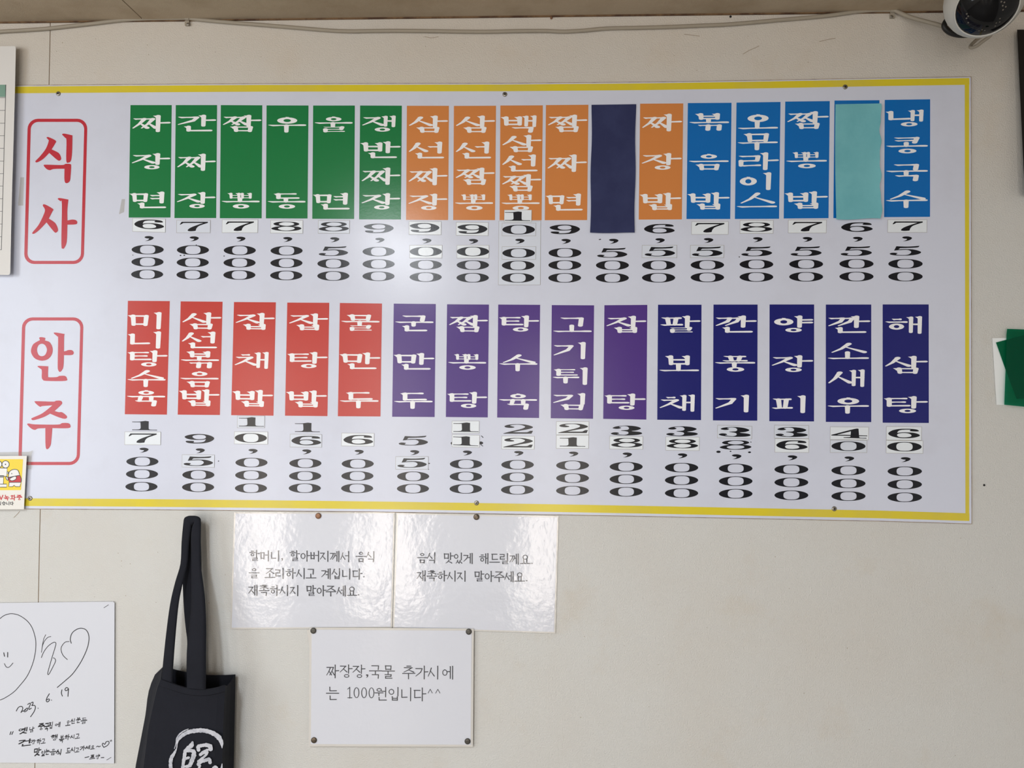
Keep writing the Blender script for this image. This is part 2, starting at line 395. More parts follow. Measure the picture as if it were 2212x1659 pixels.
            ink.loops([[T(*q) for q in ell(c[0], c[1], rx, ry, 22)], [T(*q) for q in ell(c[0], c[1], rx - wv, ry - wh, 22)[::-1]]])
            if k == 'q' and st.serif: put([(c[0]-hw*.9, c[1]-ry-hw*.55), (c[0]+hw*.9, c[1]-ry-hw*.35), (c[0]+hw*.6, c[1]-ry+hw*.6), (c[0]-hw*.4, c[1]-ry+hw*.6)])
def syllable(ch, st, T, ink):
    o = ord(ch) - 0xAC00; ci, ji, ki = o // 588, (o % 588) // 28, o % 28
    c, j, k = CHO[ci], JUNG[ji], JONG[ki]
    low = {'ㅘ': ('ㅗ','ㅏ'), 'ㅝ': ('ㅜ','ㅓ'), 'ㅟ': ('ㅜ','ㅣ'), 'ㅚ': ('ㅗ','ㅣ'), 'ㅢ': ('ㅡ','ㅣ')}
    g = lambda key, sfx: J.get(key + sfx, J[key])
    has = k != ' '
    wide2 = j in 'ㅐㅔㅖ'
    if j in 'ㅏㅑㅓㅕㅣㅐㅔㅖ':
        vx0 = .52 if wide2 else (.56 if j in 'ㅏㅑ' else .5)
        cw = vx0 + .02 + (.06 if c in 'ㅉㅃㄲㅆ' else 0) - (.06 if j in 'ㅔㅖㅓㅕ' else 0)
        vx1 = 1.0 if j in 'ㅏㅑ' else .92
        if not has:
            jamo(st, J[c], (.02, .17, cw, .80), T, ink); jamo(st, V[j], (vx0, .02, vx1, 1.0), T, ink)
        else:
            jamo(st, J[c], (.02, .07, cw, .56), T, ink); jamo(st, V[j], (vx0, 0, vx1, .64), T, ink)
            jamo(st, g(k, 'j' if k == 'ㅇ' else ('b' if k in 'ㄱㄲㅋ' else '')), (.26 if k != 'ㄴ' else .2, .70, .84 if k != 'ㄴ' else .9, .98), T, ink)
    elif j in 'ㅗㅛㅜㅠㅡ':
        cb = g(c, 'b' if c in 'ㄱㄲㅋ' else '')
        cx = (.10, .90) if c in 'ㅅㅈㅊ' else (.19, .81)
        if not has:
            cy1 = {'ㅗ': .56, 'ㅛ': .56, 'ㅜ': .50, 'ㅠ': .50, 'ㅡ': .62}[j]
            vb = {'ㅗ': (.56, 1.0), 'ㅛ': (.55, 1.0), 'ㅜ': (.50, 1.0), 'ㅠ': (.5, 1.0), 'ㅡ': (.70, 1.0)}[j]
            jamo(st, cb, (cx[0], .04, cx[1], cy1), T, ink); jamo(st, V[j], (0, vb[0], 1, vb[1]), T, ink)
        else:
            jamo(st, cb, (cx[0], .02, cx[1], .33), T, ink)
            vb = {'ㅗ': (.34, .58), 'ㅛ': (.34, .58), 'ㅜ': (.38, .66), 'ㅠ': (.38, .66), 'ㅡ': (.38, .60)}[j]
            jamo(st, V[j], (0, vb[0], 1, vb[1]), T, ink)
            jamo(st, g(k, 'j' if k == 'ㅇ' else ('b' if k in 'ㄱㄲㅋ' else '')), (.22, .69, .80, .99), T, ink)
    else:
        a, b_ = low[j]
        cb = g(c, 'b' if c in 'ㄱㄲㅋ' else '')
        if not has:
            jamo(st, cb, (.06, .08, .62, .46), T, ink)
            jamo(st, V[a], (.0, .52 if a == 'ㅜ' else .48, .68, .92 if a == 'ㅜ' else .80), T, ink)
            jamo(st, V[b_], (.62, 0, 1.0 if b_ == 'ㅏ' else .95, 1), T, ink)
        else:
            jamo(st, cb, (.10, .04, .58, .34), T, ink); jamo(st, V[a], (.0, .38, .66, .62), T, ink)
            jamo(st, V[b_], (.52, 0, .95, .72), T, ink)
            jamo(st, g(k, 'j' if k == 'ㅇ' else ''), (.24, .76, .92, .99), T, ink)
def put_char(ink, ch, cx, cy, wd, ht, st, slant=0.0, rise=0.0):
    """character centred on a measured point; rise tilts the baseline"""
    ink.new()
    T = lambda u, v: (cx + (u - .5) * wd - (v - .5) * ht * slant, cy + (v - .5) * ht + (u - .5) * wd * rise)
    if '가' <= ch <= '힣': syllable(ch, st, T, ink)
    elif ch == ',': ink.loops([[T(*q) for q in ell(.5, .35, .11, .11, 10)]]); ink.loops([[T(.61, .35), (T(.56, .62)), T(.42, .8), T(.48, .55), T(.5, .35)]])
    elif ch == '.': ink.loops([[T(*q) for q in ell(.5, .5, .1, .1, 12)]])
    elif ch == '^':
        for a, b in (((.1, .9), (.5, .1)), ((.5, .1), (.9, .9))): ink.loops([[T(*q) for q in ribbon([a, b], .05)]])
    elif ch == '0': ink.loops([[T(*q) for q in ell(.5, .5, .42, .5, 24)], [T(*q) for q in ell(.5, .5, .30, .44, 24)[::-1]]])
    elif ch == '1':
        for a, b in (((.5, 0), (.5, 1)), ((.2, .16), (.5, .0)), ((.2, .98), (.85, .98))): ink.loops([[T(*q) for q in ribbon([a, b], .055 if a[0] == b[0] else .035)]])

# wide printed figures of the price list, traced outlines (third value = corner)
def norm(loops, bb):
    x0, y0, x1, y1 = bb
    return [[(((q[0] - x0) / (x1 - x0)) - .5, ((q[1] - y0) / (y1 - y0)) - .5) for q in spline(l, n=4)] for l in loops]
c = 1
SIX = ([[(862,88),(820,62),(720,48),(600,45),(440,52),(310,82),(235,125),(213,160),(240,195),(320,230),(440,255),(560,262),(700,255),(820,232),(885,198),(840,160),(740,135),(600,127),(480,130),(405,142,c),(415,115),(450,85),(520,70),(620,65),(690,68,c),(668,90),(700,102),(780,105),(845,103)],
        [(400,190),(440,155),(550,143),(650,155),(705,192),(680,225),(560,243),(440,232)]], (213,45,885,262))
DIG = {
 '7': (norm([[(1243,160,c),(1288,97,c),(1888,97,c),(1888,122,c),(1800,150),(1690,190),(1640,230),(1618,265),(1612,295,c),(1590,305),(1500,312),(1440,305),(1425,290),(1460,250),(1550,205),(1680,158),(1775,125,c),(1370,125),(1310,137),(1270,160,c)]], (1243,97,1888,312)), 61, 20.5),
 '6': (norm(*SIX), 64, 20.6),
 '9': ([[(-x, -y) for x, y in l] for l in norm(*SIX)], 64, 20.6),
 ',': (norm([[(445,447),(480,425),(560,420),(625,435),(652,460),(620,495),(550,520),(455,533,c),(510,512),(545,490),(540,475),(490,470)]], (445,420,652,533)), 19.8, 10.8),
 '0': ([ell(0, 0, .5, .5, 40), ell(0, 0, .237, .44, 40, 2.7)], 69.3, 20.6),
 '1': (norm([[(187,127,c),(283,127),(330,122),(370,117,c),(420,123,c),(418,215),(425,235),(450,241),(537,243,c),(537,251,c),(187,247,c),(187,238,c),(270,237),(300,228),(306,205),(303,137,c),(187,135,c)]], (187,117,537,251)), 54, 20.5),
 '2': (norm([[(905,170),(950,150),(1050,141),(1200,147),(1302,180),(1250,208),(1130,230),(1020,252,c),(1200,254),(1240,245),(1262,233,c),(1302,233,c),(1282,274,c),(890,274,c),(890,268,c),(1000,240),(1120,212),(1180,190),(1190,172),(1140,153),(1080,148),(1010,153),(985,163),(1040,178),(1035,188),(990,193),(930,187)]], (890,141,1302,274)), 63, 20.5),
 '3': (norm([[(393,1058),(420,1046),(490,1040),(560,1045),(599,1060),(570,1075),(530,1081),(590,1088),(607,1100),(570,1110),(490,1114),(410,1110),(380,1100),(400,1091),(430,1092),(440,1100),(425,1104),(460,1109),(490,1108),(508,1098),(500,1085),(455,1079,c),(455,1076,c),(500,1072),(512,1060),(500,1047),(470,1044),(440,1049),(455,1056),(440,1063),(415,1064)]], (380,1040,607,1114)), 65.5, 21.2),
 '5': (norm([[(737,1282,c),(820,1285),(905,1279,c),(895,1290),(860,1294),(765,1297,c),(752,1308,c),(800,1305),(870,1310),(917,1330),(880,1350),(790,1358),(710,1353),(688,1342),(710,1334),(745,1338),(735,1348),(770,1353),(820,1350),(845,1330),(825,1313),(780,1312),(720,1317,c)]], (688,1279,917,1358)), 63.5, 21.3),
 '8': (norm([[(147,1097),(180,1084),(248,1080),(320,1084),(350,1098),(320,1112),(300,1114),(345,1120),(366,1132),(330,1147),(247,1153),(165,1147),(130,1134),(165,1120),(200,1115),(165,1109)],[(190,1097),(220,1086),(248,1084),(290,1087),(310,1098),(290,1108),(248,1112),(205,1107)],[(182,1133),(210,1122),(250,1118),(300,1123),(313,1134),(290,1144),(247,1149),(205,1145)]], (130,1080,366,1153)), 65.5, 20.4),
 '4': (norm([[(152,1022,c),(300,980),(330,978,c),(333,1023,c),(387,1024,c),(387,1029,c),(335,1029,c),(338,1040),(382,1041,c),(382,1046,c),(232,1042,c),(232,1038,c),(275,1036,c),(278,1028,c),(152,1027,c)],[(190,1021,c),(278,1021,c),(280,996,c)]], (152,978,387,1046)), 73, 21),
}
def figure(ink, ch, cx, cy, sc=1.0, lean=0.0):
    loops, wd, ht = DIG[ch]; ink.new()
    ink.loops([[(cx + x * wd * sc, cy + y * ht + x * wd * sc * lean) for x, y in l] for l in loops])

def slab(name, loop, d0, d1, m, parent=None, rim=None, grow=.8):
    """a sheet with a real thickness between depths d0 (wall side) and d1; rim adds a soiled or shade-coloured edge"""
    pts, fs = tess([loop]); n = len(pts)
    v = [P(x, y, d1) for x, y in pts] + [P(x, y, d0) for x, y in pts]
    faces = [tuple(f) for f in fs] + [tuple(n + i for i in f[::-1]) for f in fs]
    fm = [0] * len(faces)
    for i in range(n):
        faces.append((i, (i + 1) % n, n + (i + 1) % n, n + i)); fm.append(1 if rim else 0)
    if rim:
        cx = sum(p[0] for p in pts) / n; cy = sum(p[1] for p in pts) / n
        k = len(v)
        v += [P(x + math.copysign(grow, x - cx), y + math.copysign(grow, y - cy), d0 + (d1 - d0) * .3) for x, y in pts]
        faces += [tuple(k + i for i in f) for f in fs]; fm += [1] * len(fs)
    return mesh(name, v, faces, m, parent, mats=[m, rim] if rim else None, fm=fm if rim else None)
def sheet(name, quad, d, m, parent=None, nx=24, ny=24, warp=None, edge=None, thick=.0004, smooth=True):
    """a curved sheet: quad corners TL,TR,BR,BL; d(u,v) depth; edge(u,v)->(dx,dy)"""
    v = []; f = []
    for layer in (0, 1):
        for j in range(ny + 1):
            for i in range(nx + 1):
                u, t = i / nx, j / ny
                x = (1-t)*((1-u)*quad[0][0]+u*quad[1][0]) + t*((1-u)*quad[3][0]+u*quad[2][0])
                y = (1-t)*((1-u)*quad[0][1]+u*quad[1][1]) + t*((1-u)*quad[3][1]+u*quad[2][1])
                if edge: a, b_ = edge(u, t); x += a; y += b_
                v.append(P(x, y, d(u, t) - layer * thick))
    n = (nx + 1) * (ny + 1)
    for j in range(ny):
        for i in range(nx):
            a = j * (nx + 1) + i
            f.append((a, a + nx + 1, a + nx + 2, a + 1)); f.append((n + a, n + a + 1, n + a + nx + 2, n + a + nx + 1))
    per = [i for i in range(nx)] + [j * (nx+1) + nx for j in range(ny)] + [ny*(nx+1) + i for i in range(nx, 0, -1)] + [j*(nx+1) for j in range(ny, 0, -1)]
    o = 2 * n; k = len(per); v += [v[a] for a in per] + [v[n + a] for a in per]
    for q in range(k): f.append((o + q, o + (q + 1) % k, o + k + (q + 1) % k, o + k + q))
    return mesh(name, v, f, m, parent, smooth=smooth)
def disc(name, px, py, d, r_px, m, parent=None, hgt=.0022, cross=False):
    """a round head: domed disc of radius r_px standing hgt off depth d"""
    c0 = P(px, py, d); r = r_px * (DIST - d) / FPX; v = []; f = []; n = 20
    rings = [(1.0, 0), (1.0, .35), (.82, .8), (.5, 1.0)]
    for rr, hh in rings:
        for k in range(n):
            a = 2 * math.pi * k / n
            v.append((c0.x + r*rr*math.cos(a), c0.y - hgt*hh, c0.z + r*rr*math.sin(a)))
    for i in range(len(rings) - 1):
        for k in range(n):
            f.append((i*n+k, i*n+(k+1) % n, (i+1)*n+(k+1) % n, (i+1)*n+k))
    f.append(tuple((len(rings)-1)*n + k for k in range(n)))
    mats = [m]; fm = [0] * len(f)
    if cross:
        mats.append(M['dark'])
        for a in (.4, .4 + math.pi / 2):
            ca, sa = math.cos(a), math.sin(a); l, w_ = r*.52, r*.14; b0 = len(v)
            for s, t in ((-l, -w_), (l, -w_), (l, w_), (-l, w_)):
                v.append((c0.x + s*ca - t*sa, c0.y - hgt*1.04, c0.z + s*sa + t*ca))
            f.append((b0, b0+1, b0+2, b0+3)); fm.append(1)
    return mesh(name, v, f, m, parent, mats=mats, fm=fm)
def tube(name, pts, r, m, parent=None, n=10):
    v = []; f = []
    for i, p in enumerate(pts):
        a, b_ = pts[max(i-1, 0)], pts[min(i+1, len(pts)-1)]
        t = (Vector(b_) - Vector(a)).normalized(); up = Vector((0, 1, .01)); s = t.cross(up).normalized(); q = s.cross(t)
        for k in range(n):
            th = 2 * math.pi * k / n; v.append(Vector(p) + (s * math.cos(th) + q * math.sin(th)) * r)
    for i in range(len(pts) - 1):
        for k in range(n): f.append((i*n+k, i*n+(k+1) % n, (i+1)*n+(k+1) % n, (i+1)*n+k))
    f.append(tuple(range(n))); f.append(tuple((len(pts)-1)*n + k for k in range(n)))
    return mesh(name, v, f, m, parent, smooth=True)

# ------------------------------------------------------------------ the room
XL, XR, YB = -2.6, 1.75, -4.3
sx = P(96.5, 640).x                                # joint between the two wall panels
def wall_with_joint():
    g = .0008; z0, z1 = 0, ZC + .1
    xs = [(XL, 0), (sx - g, 0), (sx - g * .5, .001), (sx + g * .5, .001), (sx + g, 0), (XR, 0)]
    v = []; f = []
    for x, y in xs: v += [(x, y, z0), (x, y, z1)]
    for i in range(len(xs) - 1): f.append((2*i, 2*i+2, 2*i+3, 2*i+1))
    n = len(v); v += [(XL, .12, z0), (XL, .12, z1), (XR, .12, z0), (XR, .12, z1)]
    f += [(n, n+1, n+3, n+2), (0, 1, n+1, n), (2*5, n+2, n+3, 2*5+1)]
    f += [(0, n) + (n+2, 10, 8, 6, 4, 2), (1, 3, 5, 7, 9, 11, n+3, n+1)]
    return struct(mesh('wall_back', v, f, M['wall'], mats=[M['wall'], M['joint']], fm=[0, 1, 1, 1, 0] + [0]*5))
wall_with_joint()
cxs = P(312, 34).x
def ceiling_with_joint():
    g = .0012; xs = [(XL, ZC), (cxs - g, ZC), (cxs, ZC + .003), (cxs + g, ZC), (XR, ZC)]
    v = []; f = []
    for x, z in xs: v += [(x, YB, z), (x, -.0035, z)]
    for i in range(4): f.append((2*i, 2*i+1, 2*i+3, 2*i+2))
    n = len(v); v += [(XL, YB, ZC+.1), (XL, -.0035, ZC+.1), (XR, YB, ZC+.1), (XR, -.0035, ZC+.1)]
    f += [(n, n+2, n+3, n+1), (0, n, n+1, 1), (8, 9, n+3, n+2), (1, n+1, n+3, 9, 7, 5, 3), (0, 2, 4, 6, 8, n+2, n)]
    return struct(mesh('ceiling', v, f, M['ceil'], mats=[M['ceil'], M['joint']], fm=[0, 1, 1, 0] + [0]*5))
ceiling_with_joint()
struct(box('trim_1', (XL, -.0034, ZC - .0022), (XR, -.0001, ZC + .03), M['caulk']))
struct(box('floor', (XL, YB, -.1), (XR, .0, 0), M['floor']))
struct(box('wall_left', (XL - .1, YB, 0), (XL, 0, ZC), M['side']))
struct(box('wall_right', (XR, YB, 0), (XR + .1, 0, ZC), M['side']))
struct(box('wall_front', (XL, YB - .1, 0), (XR, YB, ZC), M['side']))
# glazed shop front opposite: tall panes seen only as reflections
for i, (a, b_) in enumerate(((-2.4, -2.0), (-1.35, -.98), (-.1, .25))):
    wdw = struct(mesh('window_%d' % (i + 1), [(a, YB+.012, .08), (b_, YB+.012, .08), (b_, YB+.012, 2.0), (a, YB+.012, 2.0)], [(0, 3, 2, 1)], M['pane']))
    for x in (a, b_): box('window_frame', (x - .03, YB + .001, .04), (x + .03, YB + .05, 2.04), M['frame'], wdw)

# the tube lamp on the ceiling
lamp = empty('ceiling_lamp', 'long white tube lamp fixed under the ceiling in front of the menu wall', 'lamp')
box('lamp_housing', (LAMPX - .09, LAMPY - .6, ZC - .035), (LAMPX + .09, LAMPY + .6, ZC - .0005), M['lamp'], lamp)
box('lamp_diffuser', (LAMPX - .075, LAMPY - .57, ZC - .055), (LAMPX + .075, LAMPY + .57, ZC - .035), M['tube'], lamp)

# ------------------------------------------------------------------ the menu board
D0 = .004
board = empty('menu_board', 'long white menu board with a yellow border and coloured dish strips', 'menu board')
top = [(-140, 186.5), (37, 185), (300, 183), (560, 181.5), (850, 181), (1100, 180.5), (1400, 178), (1660, 174), (1900, 169.5), (2097, 166.5)]
bot = [(2098.5, 1131), (1900, 1125), (1600, 1119), (1300, 1113), (1030, 1108.5), (800, 1105), (560, 1102.5), (300, 1100), (57, 1098.5), (-140, 1097)]
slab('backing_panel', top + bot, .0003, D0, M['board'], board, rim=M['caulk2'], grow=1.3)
def yb(x, tbl):
    t = sorted(tbl)
    for (a, ya), (b_, y_b) in zip(t, t[1:]):
        if a <= x <= b_: return ya + (y_b - ya) * (x - a) / (b_ - a)
ink = Ink()
xs = [-135, 37, 300, 560, 850, 1100, 1400, 1660, 1900, 2094]
for a, b_ in zip(xs, xs[1:]):
    ink.loops([[(a, yb(a, top)+2), (b_, yb(b_, top)+2), (b_, yb(b_, top)+16.5), (a, yb(a, top)+16.5)]])
    ink.loops([[(a, yb(a, bot)-22), (b_, yb(b_, bot)-22), (b_, yb(b_, bot)-5.5), (a, yb(a, bot)-5.5)]])
ink.loops([[(2084, 182), (2093.5, 182), (2093.5, 1109), (2085.5, 1109)]])
ink.build('border', M['yellow'], D0 + .0002, board)['label'] = 'printed yellow border'

# headings in rounded frames
def rrect(x0, y0, x1, y1, r, sk=0):
    o = []
    for cx_, cy_, a0 in ((x1-r, y0+r, -90), (x1-r, y1-r, 0), (x0+r, y1-r, 90), (x0+r, y0+r, 180)):
        for k in range(7):
            a = math.radians(a0 + 15 * k); o.append((cx_ + r*math.cos(a), cy_ + r*math.sin(a)))
    return [(x - sk * (y - y0), y) for x, y in o]
def glyphs(loopsets, org, sc):
    i = Ink()
    for ls in loopsets: i.loops([[(org[0] + x / sc, org[1] + y / sc) for x, y in spline(l, n=4)] for l in ls])
    return i
H1a = [[[(397,1175),(415,1170),(475,1200),(470,1225),(440,1275,c),(500,1305),(522,1350),(510,1370),(485,1362),(420,1305,c),(370,1355),(318,1385),(302,1375),(340,1335),(390,1270),(415,1205),(410,1190)]],
       [[(530,1148),(550,1140),(618,1155,c),(615,1300),(605,1370),(585,1387),(565,1370),(567,1200),(555,1175)]],
       [[(372,1410),(400,1405),(530,1408),(560,1398),(600,1400),(607,1420),(602,1500),(595,1545),(568,1563),(550,1540),(550,1440,c),(460,1442),(425,1452),(395,1440)]]]
H1b = [[[(333,158),(350,150),(412,185),(408,205),(380,260,c),(430,295),(452,345),(440,368),(420,362),(362,290,c),(310,345),(268,377),(252,370),(300,310),(340,230),(350,190)]],
       [[(450,108),(465,100),(533,112,c),(525,190),(525,275,c),(560,268),(590,272),(602,288),(590,305),(525,308,c),(520,440),(500,490),(490,493),(478,460),(482,150),(470,125)]]]
H2 = [[[(192,340),(215,280),(265,245),(290,232),(283,208),(300,198),(345,205),(352,220),(348,235),(400,255),(433,320),(425,390),(380,445),(310,462),(240,440),(200,390)],[(258,340),(275,290),(313,272),(350,290),(370,340),(350,395),(312,412),(275,395)]],
      [[(446,155),(470,147),(567,163,c),(562,200),(560,358,c),(585,352),(610,343),(650,345),(670,372),(650,398),(560,400,c),(555,520),(540,565),(515,588),(495,565),(490,500),(495,220),(485,190)]],
      [[(265,528),(285,520),(385,525,c),(382,630),(395,647),(480,645),(510,632),(570,632),(592,658),(575,688),(360,688),(325,675),(312,650),(312,570),(295,550)]],
      [[(233,925),(250,915),(440,920),(470,910),(520,910),(540,930),(530,955),(455,1025,c),(500,1038),(540,1040),(590,1080),(590,1105),(560,1112),(500,1095),(405,1055,c),(330,1095),(220,1128),(195,1112),(215,1098),(320,1050),(430,962,c),(320,970),(295,978),(260,955)]],
      [[(150,1178),(165,1165),(240,1175),(490,1177),(540,1160),(610,1162),(633,1190),(610,1217),(430,1217,c),(420,1340),(410,1410),(378,1452),(355,1420),(352,1217,c),(270,1222),(235,1237),(195,1222)]]]
for (x0, y0, x1, y1, sk), gl, lab in (
        ((60, 256.5, 189, 570.3, .026), [(H1a, (0, 0), 3.95), (H1b, (0, 400), 3.607)], 'upper red framed heading'),
        ((48, 685.6, 180.5, 1004.6, .027), [(H2, (30, 690), 5.1824)], 'lower red framed heading')):
    ink = Ink(); ink.loops([rrect(x0, y0, x1, y1, 22, sk), rrect(x0+6.8, y0+6.8, x1-6.8, y1-6.8, 16, sk)[::-1]])
    fr = ink.build('heading_frame', M['pink'], D0 + .0002, board); fr['label'] = lab
    ink = Ink()
    for g_, org, sc in gl:
        ink.new(); ink.add(glyphs(g_, org, sc))
    ink.build('heading_text', M['pink'], D0 + .0003, fr)

STR1 = [  # text, colour, TL, TR, BR, BL
 ('짜장면','green',281.8,227,370.9,227,368.2,469.9,278,469.9), ('간짜장','green',379.7,227,468.9,227,466.9,471,376.8,471),
 ('짬 뽕','green',477,227,566.6,227.4,565.2,471.6,474.9,471.4), ('우 동','green',575.8,227.7,666.4,227.9,664.2,472,574.4,471.7),
 ('울 면','green',676.4,228,766.5,228,764.9,473,674.5,472.6), ('쟁반짜장','green',777.9,228,868,228.3,866,474,775.7,473.8),
 ('삼선짜장','orange',879,228.5,969.7,228.6,968,475.3,877.1,475), ('삼선짬뽕','orange',980.5,228.8,1071.5,228.4,1069.3,475.4,978.9,475.3),
 ('백삼선짬뽕','orange',1080.9,228,1172.6,227.5,1169.9,475.8,1079.2,475.6), ('짬짜면','orange',1179.3,227,1271,226.3,1268.3,475.4,1176.8,475.7),
 None,
 ('짜장밥','orange',1382.8,224,1475.9,223.4,1472.9,473.9,1379.7,474.4), ('볶음밥','blue',1485.9,222.6,1580.2,222,1577.4,473,1482.9,473.1),
 ('오무라이스','blue',1591,221.6,1686,220.2,1682.9,472.6,1587.4,473), ('짬뽕밥','blue',1696.2,219.4,1792.5,218.3,1789.7,471.2,1692.9,472),
 ('','blue',1802.7,217.2,1899.8,216.4,1898,470.7,1800.2,471.2), ('냉콩국수','blue',1911.2,215.8,2009.3,214.4,2009,468.4,1909.8,469)]
STR2 = [
 ('미니탕수육','red',276.3,649.8,366.8,650.4,360.5,895.7,269.6,894.8), ('삼선볶음밥','red',390.3,651,480.8,651.8,475,896.5,383.9,895.7),
 ('잡채밥','red',505.4,652.4,595.9,653,590.7,898,499.3,896.8), ('잡탕밥','red',620.5,653.6,711.3,654.1,707.3,898.9,615.6,898),
 ('물만두','red',734.2,654.4,825.1,655.6,821.9,899.7,729.8,899.1), ('군만두','purple',850.6,655.9,941.4,656.7,938.8,900.9,847.1,900.3),
 ('짬뽕탕','purple',965.7,657.3,1056.2,657.9,1053.6,901.7,963.1,900.8), ('탕수육','purple',1076.2,657.9,1166.8,658.5,1164.4,902.9,1073.9,901.9),
 ('고기튀김','purple',1191.9,659,1283.3,659.5,1281,904.6,1189.6,903.5), ('잡 탕','purple',1305.6,659.3,1398.3,658.6,1396.2,906.4,1303,904.8),
 ('팔보채','navy',1421.4,658.2,1515.4,658.2,1514.3,907.5,1419.7,906.7), ('깐풍기','navy',1541.2,657.9,1636.6,657.9,1635.8,908.7,1540,908.1),
 ('양장피','navy',1662.4,657.7,1758.7,657.7,1758.4,910.4,1661.8,909.8), ('깐소새우','navy',1783.9,657.9,1882,657.8,1882,911.8,1783.9,911.4),
 ('해삼탕','navy',1906.7,657.6,2006.1,657.6,2006.4,913.7,1906.7,913.1)]
ORD = ['first', 'second', 'third', 'fourth', 'fifth', 'sixth']
def strip_names(rows, word):
    cnt = {}; out = []
    for s in rows:
        if s is None: out.append('the navy paper cover'); continue
        k = s[1]; n = cnt.get(k, 0); cnt[k] = n + 1
        out.append('the %s %s strip' % (ORD[n], {'navy': 'dark blue'}.get(k, k)))
    return out
NM1 = strip_names(STR1, 'upper'); NM2 = strip_names(STR2, 'lower')
for rows, names, f0, f1 in ((STR1, NM1, .163, .847), (STR2, NM2, .172, .852)):
    for s, nm in zip(rows, names):
        if not s: continue
        txt, colr, ax, ay, bx, by, cx_, cy_, dx_, dy_ = s
        ink = Ink(); ink.loops([[(ax, ay), (bx, by), (cx_, cy_), (dx_, dy_)]])
        so = ink.build('dish_strip', M[colr], D0 + .0002, board)
        so['label'] = nm[4:] + (' with white lettering' if txt else ', mostly covered')
        n = len(txt); ti = Ink()
        for i, ch in enumerate(txt):
            if ch == ' ': continue
            t0 = f0 + (f1 - f0) * (i / (n - 1)); hh = 33.8 / 244
            def T(u, v, t0=t0, hh=hh):
                t = t0 + (v - .5) * hh; u = .055 + u * .88
                x = (1-t)*((1-u)*ax+u*bx) + t*((1-u)*dx_+u*cx_); y = (1-t)*((1-u)*ay+u*by) + t*((1-u)*dy_+u*cy_)
                return x, y
            ti.new(); syllable(ch, BRUSH, T, ti)
        if ti.f: ti.build('lettering', M['white_ink'], D0 + .0003, so)

# prices: column -> printed figures (figure, x, y); stickers listed apart
def z3(x1, y1, x2, y2, x3, y3): return [('0', x1, y1), ('0', x2, y2), ('0', x3, y3)]
PR1 = [
 [(',',322,515.4)] + z3(318.9,539.2,318.5,565.8,317.8,592.7), [(',',419.5,516)] + z3(416.7,540,416.3,566.9,415.8,593.5),
 [(',',520.3,516.7)] + z3(517.9,540.8,517.4,567.5,517,594), [(',',621.5,517.4)] + z3(619,541.5,618.7,568.1,618.2,595),
 [(',',723,518)] + [('5',720.2,542.4)] + z3(720.2,569.5,720,596.1,0,0)[:2], [('9',818,493.3),(',',820.6,519.2)] + z3(817.8,543.5,817.8,570.4,817.6,596.7),
 [(',',922,520.8),('0',919.6,572),('0',919.4,598.6)], [(',',1022.8,521.6),('0',1021.3,572.6),('0',1021,600)],
 [], [('9',1220,495.5),(',',1222.8,521.5)] + z3(1220.3,546.2,1220,572.6,1219.8,600.3),
 [(',',1325.8,521.3),('5',1322.5,546),('0',1322.9,573),('0',1322.7,600.3)], [('6',1424.4,494.1),(',',1425.8,520),('0',1422.8,572.8),('0',1422.6,600)],
 [(',',1530.6,519.6),('0',1528,572.3),('0',1528,599.2)], [(',',1636.9,517.8),('5',1634.7,543)] + [('0',1634,571),('0',1634,598.4)],
 [(',',1744.2,517.4),('5',1741.4,542.7),('0',1741.4,570.5),('0',1741.4,597.9)], [('6',1851.2,490.6),(',',1853,517),('5',1849.8,542.4),('0',1850.1,569.9),('0',1850.1,597.4)],
 [(',',1959.4,516),('5',1955.8,541.7),('0',1956,569.9),('0',1956,597.4)]]
PR2 = [
 [('1',312.4,919.4),(',',311,972.6)] + z3(307.5,997,306.7,1024.1,305.5,1051.3), [('9',430.7,947.7),(',',432.5,974),('0',428.4,1025.8),('0',427.8,1052.5)],
 [(',',546.5,975.2)] + z3(543.2,999.2,542.6,1026.4,542,1054.6), [('1',663.9,923.2),(',',662.5,976.2)] + z3(659.6,1000.7,659,1028.2,658.3,1054.6),
 [(',',775.8,977)] + z3(772.7,1001.8,772,1028.2,771.4,1054.9), [('5',892.8,951.8),(',',895.7,977.8),('0',892.4,1029),('0',892,1055.6)],
 [(',',1009.6,978.7)] + z3(1006.6,1002.4,1006.3,1029.3,1006,1056), [('2',1119.3,926.6),(',',1120.6,979.6)] + z3(1118,1003.9,1117.7,1030.8,1117.4,1058.2),
 [(',',1239,981)] + z3(1236.8,1005.3,1236.8,1032.8,1236.6,1060), [('3',1353.2,930),(',',1355,983)] + z3(1352.6,1008.2,1352.5,1035.2,1352.4,1062.4),
 [('3',1473.2,931.5),(',',1474.3,984.8)] + z3(1472.3,1010.2,1472.2,1037.4,1472.2,1065.3), [('8',1588.9,961.3),(',',1591.2,986.8)] + z3(1589.2,1012,1589.2,1039.4,1589.2,1066.6),
 [(',',1711.8,989)] + z3(1709.5,1014,1709.5,1042,1709.5,1069.8), [(',',1834.6,991.5)] + z3(1832.8,1016.2,1832.8,1044.3,1832.8,1071.8),
 [(',',1956.3,993)] + z3(1954.4,1018.1,1954.4,1046.4,1954.4,1074.3)]
def hsc(x): return 1.0 + max(0, (x - 900) / 1100) * .075
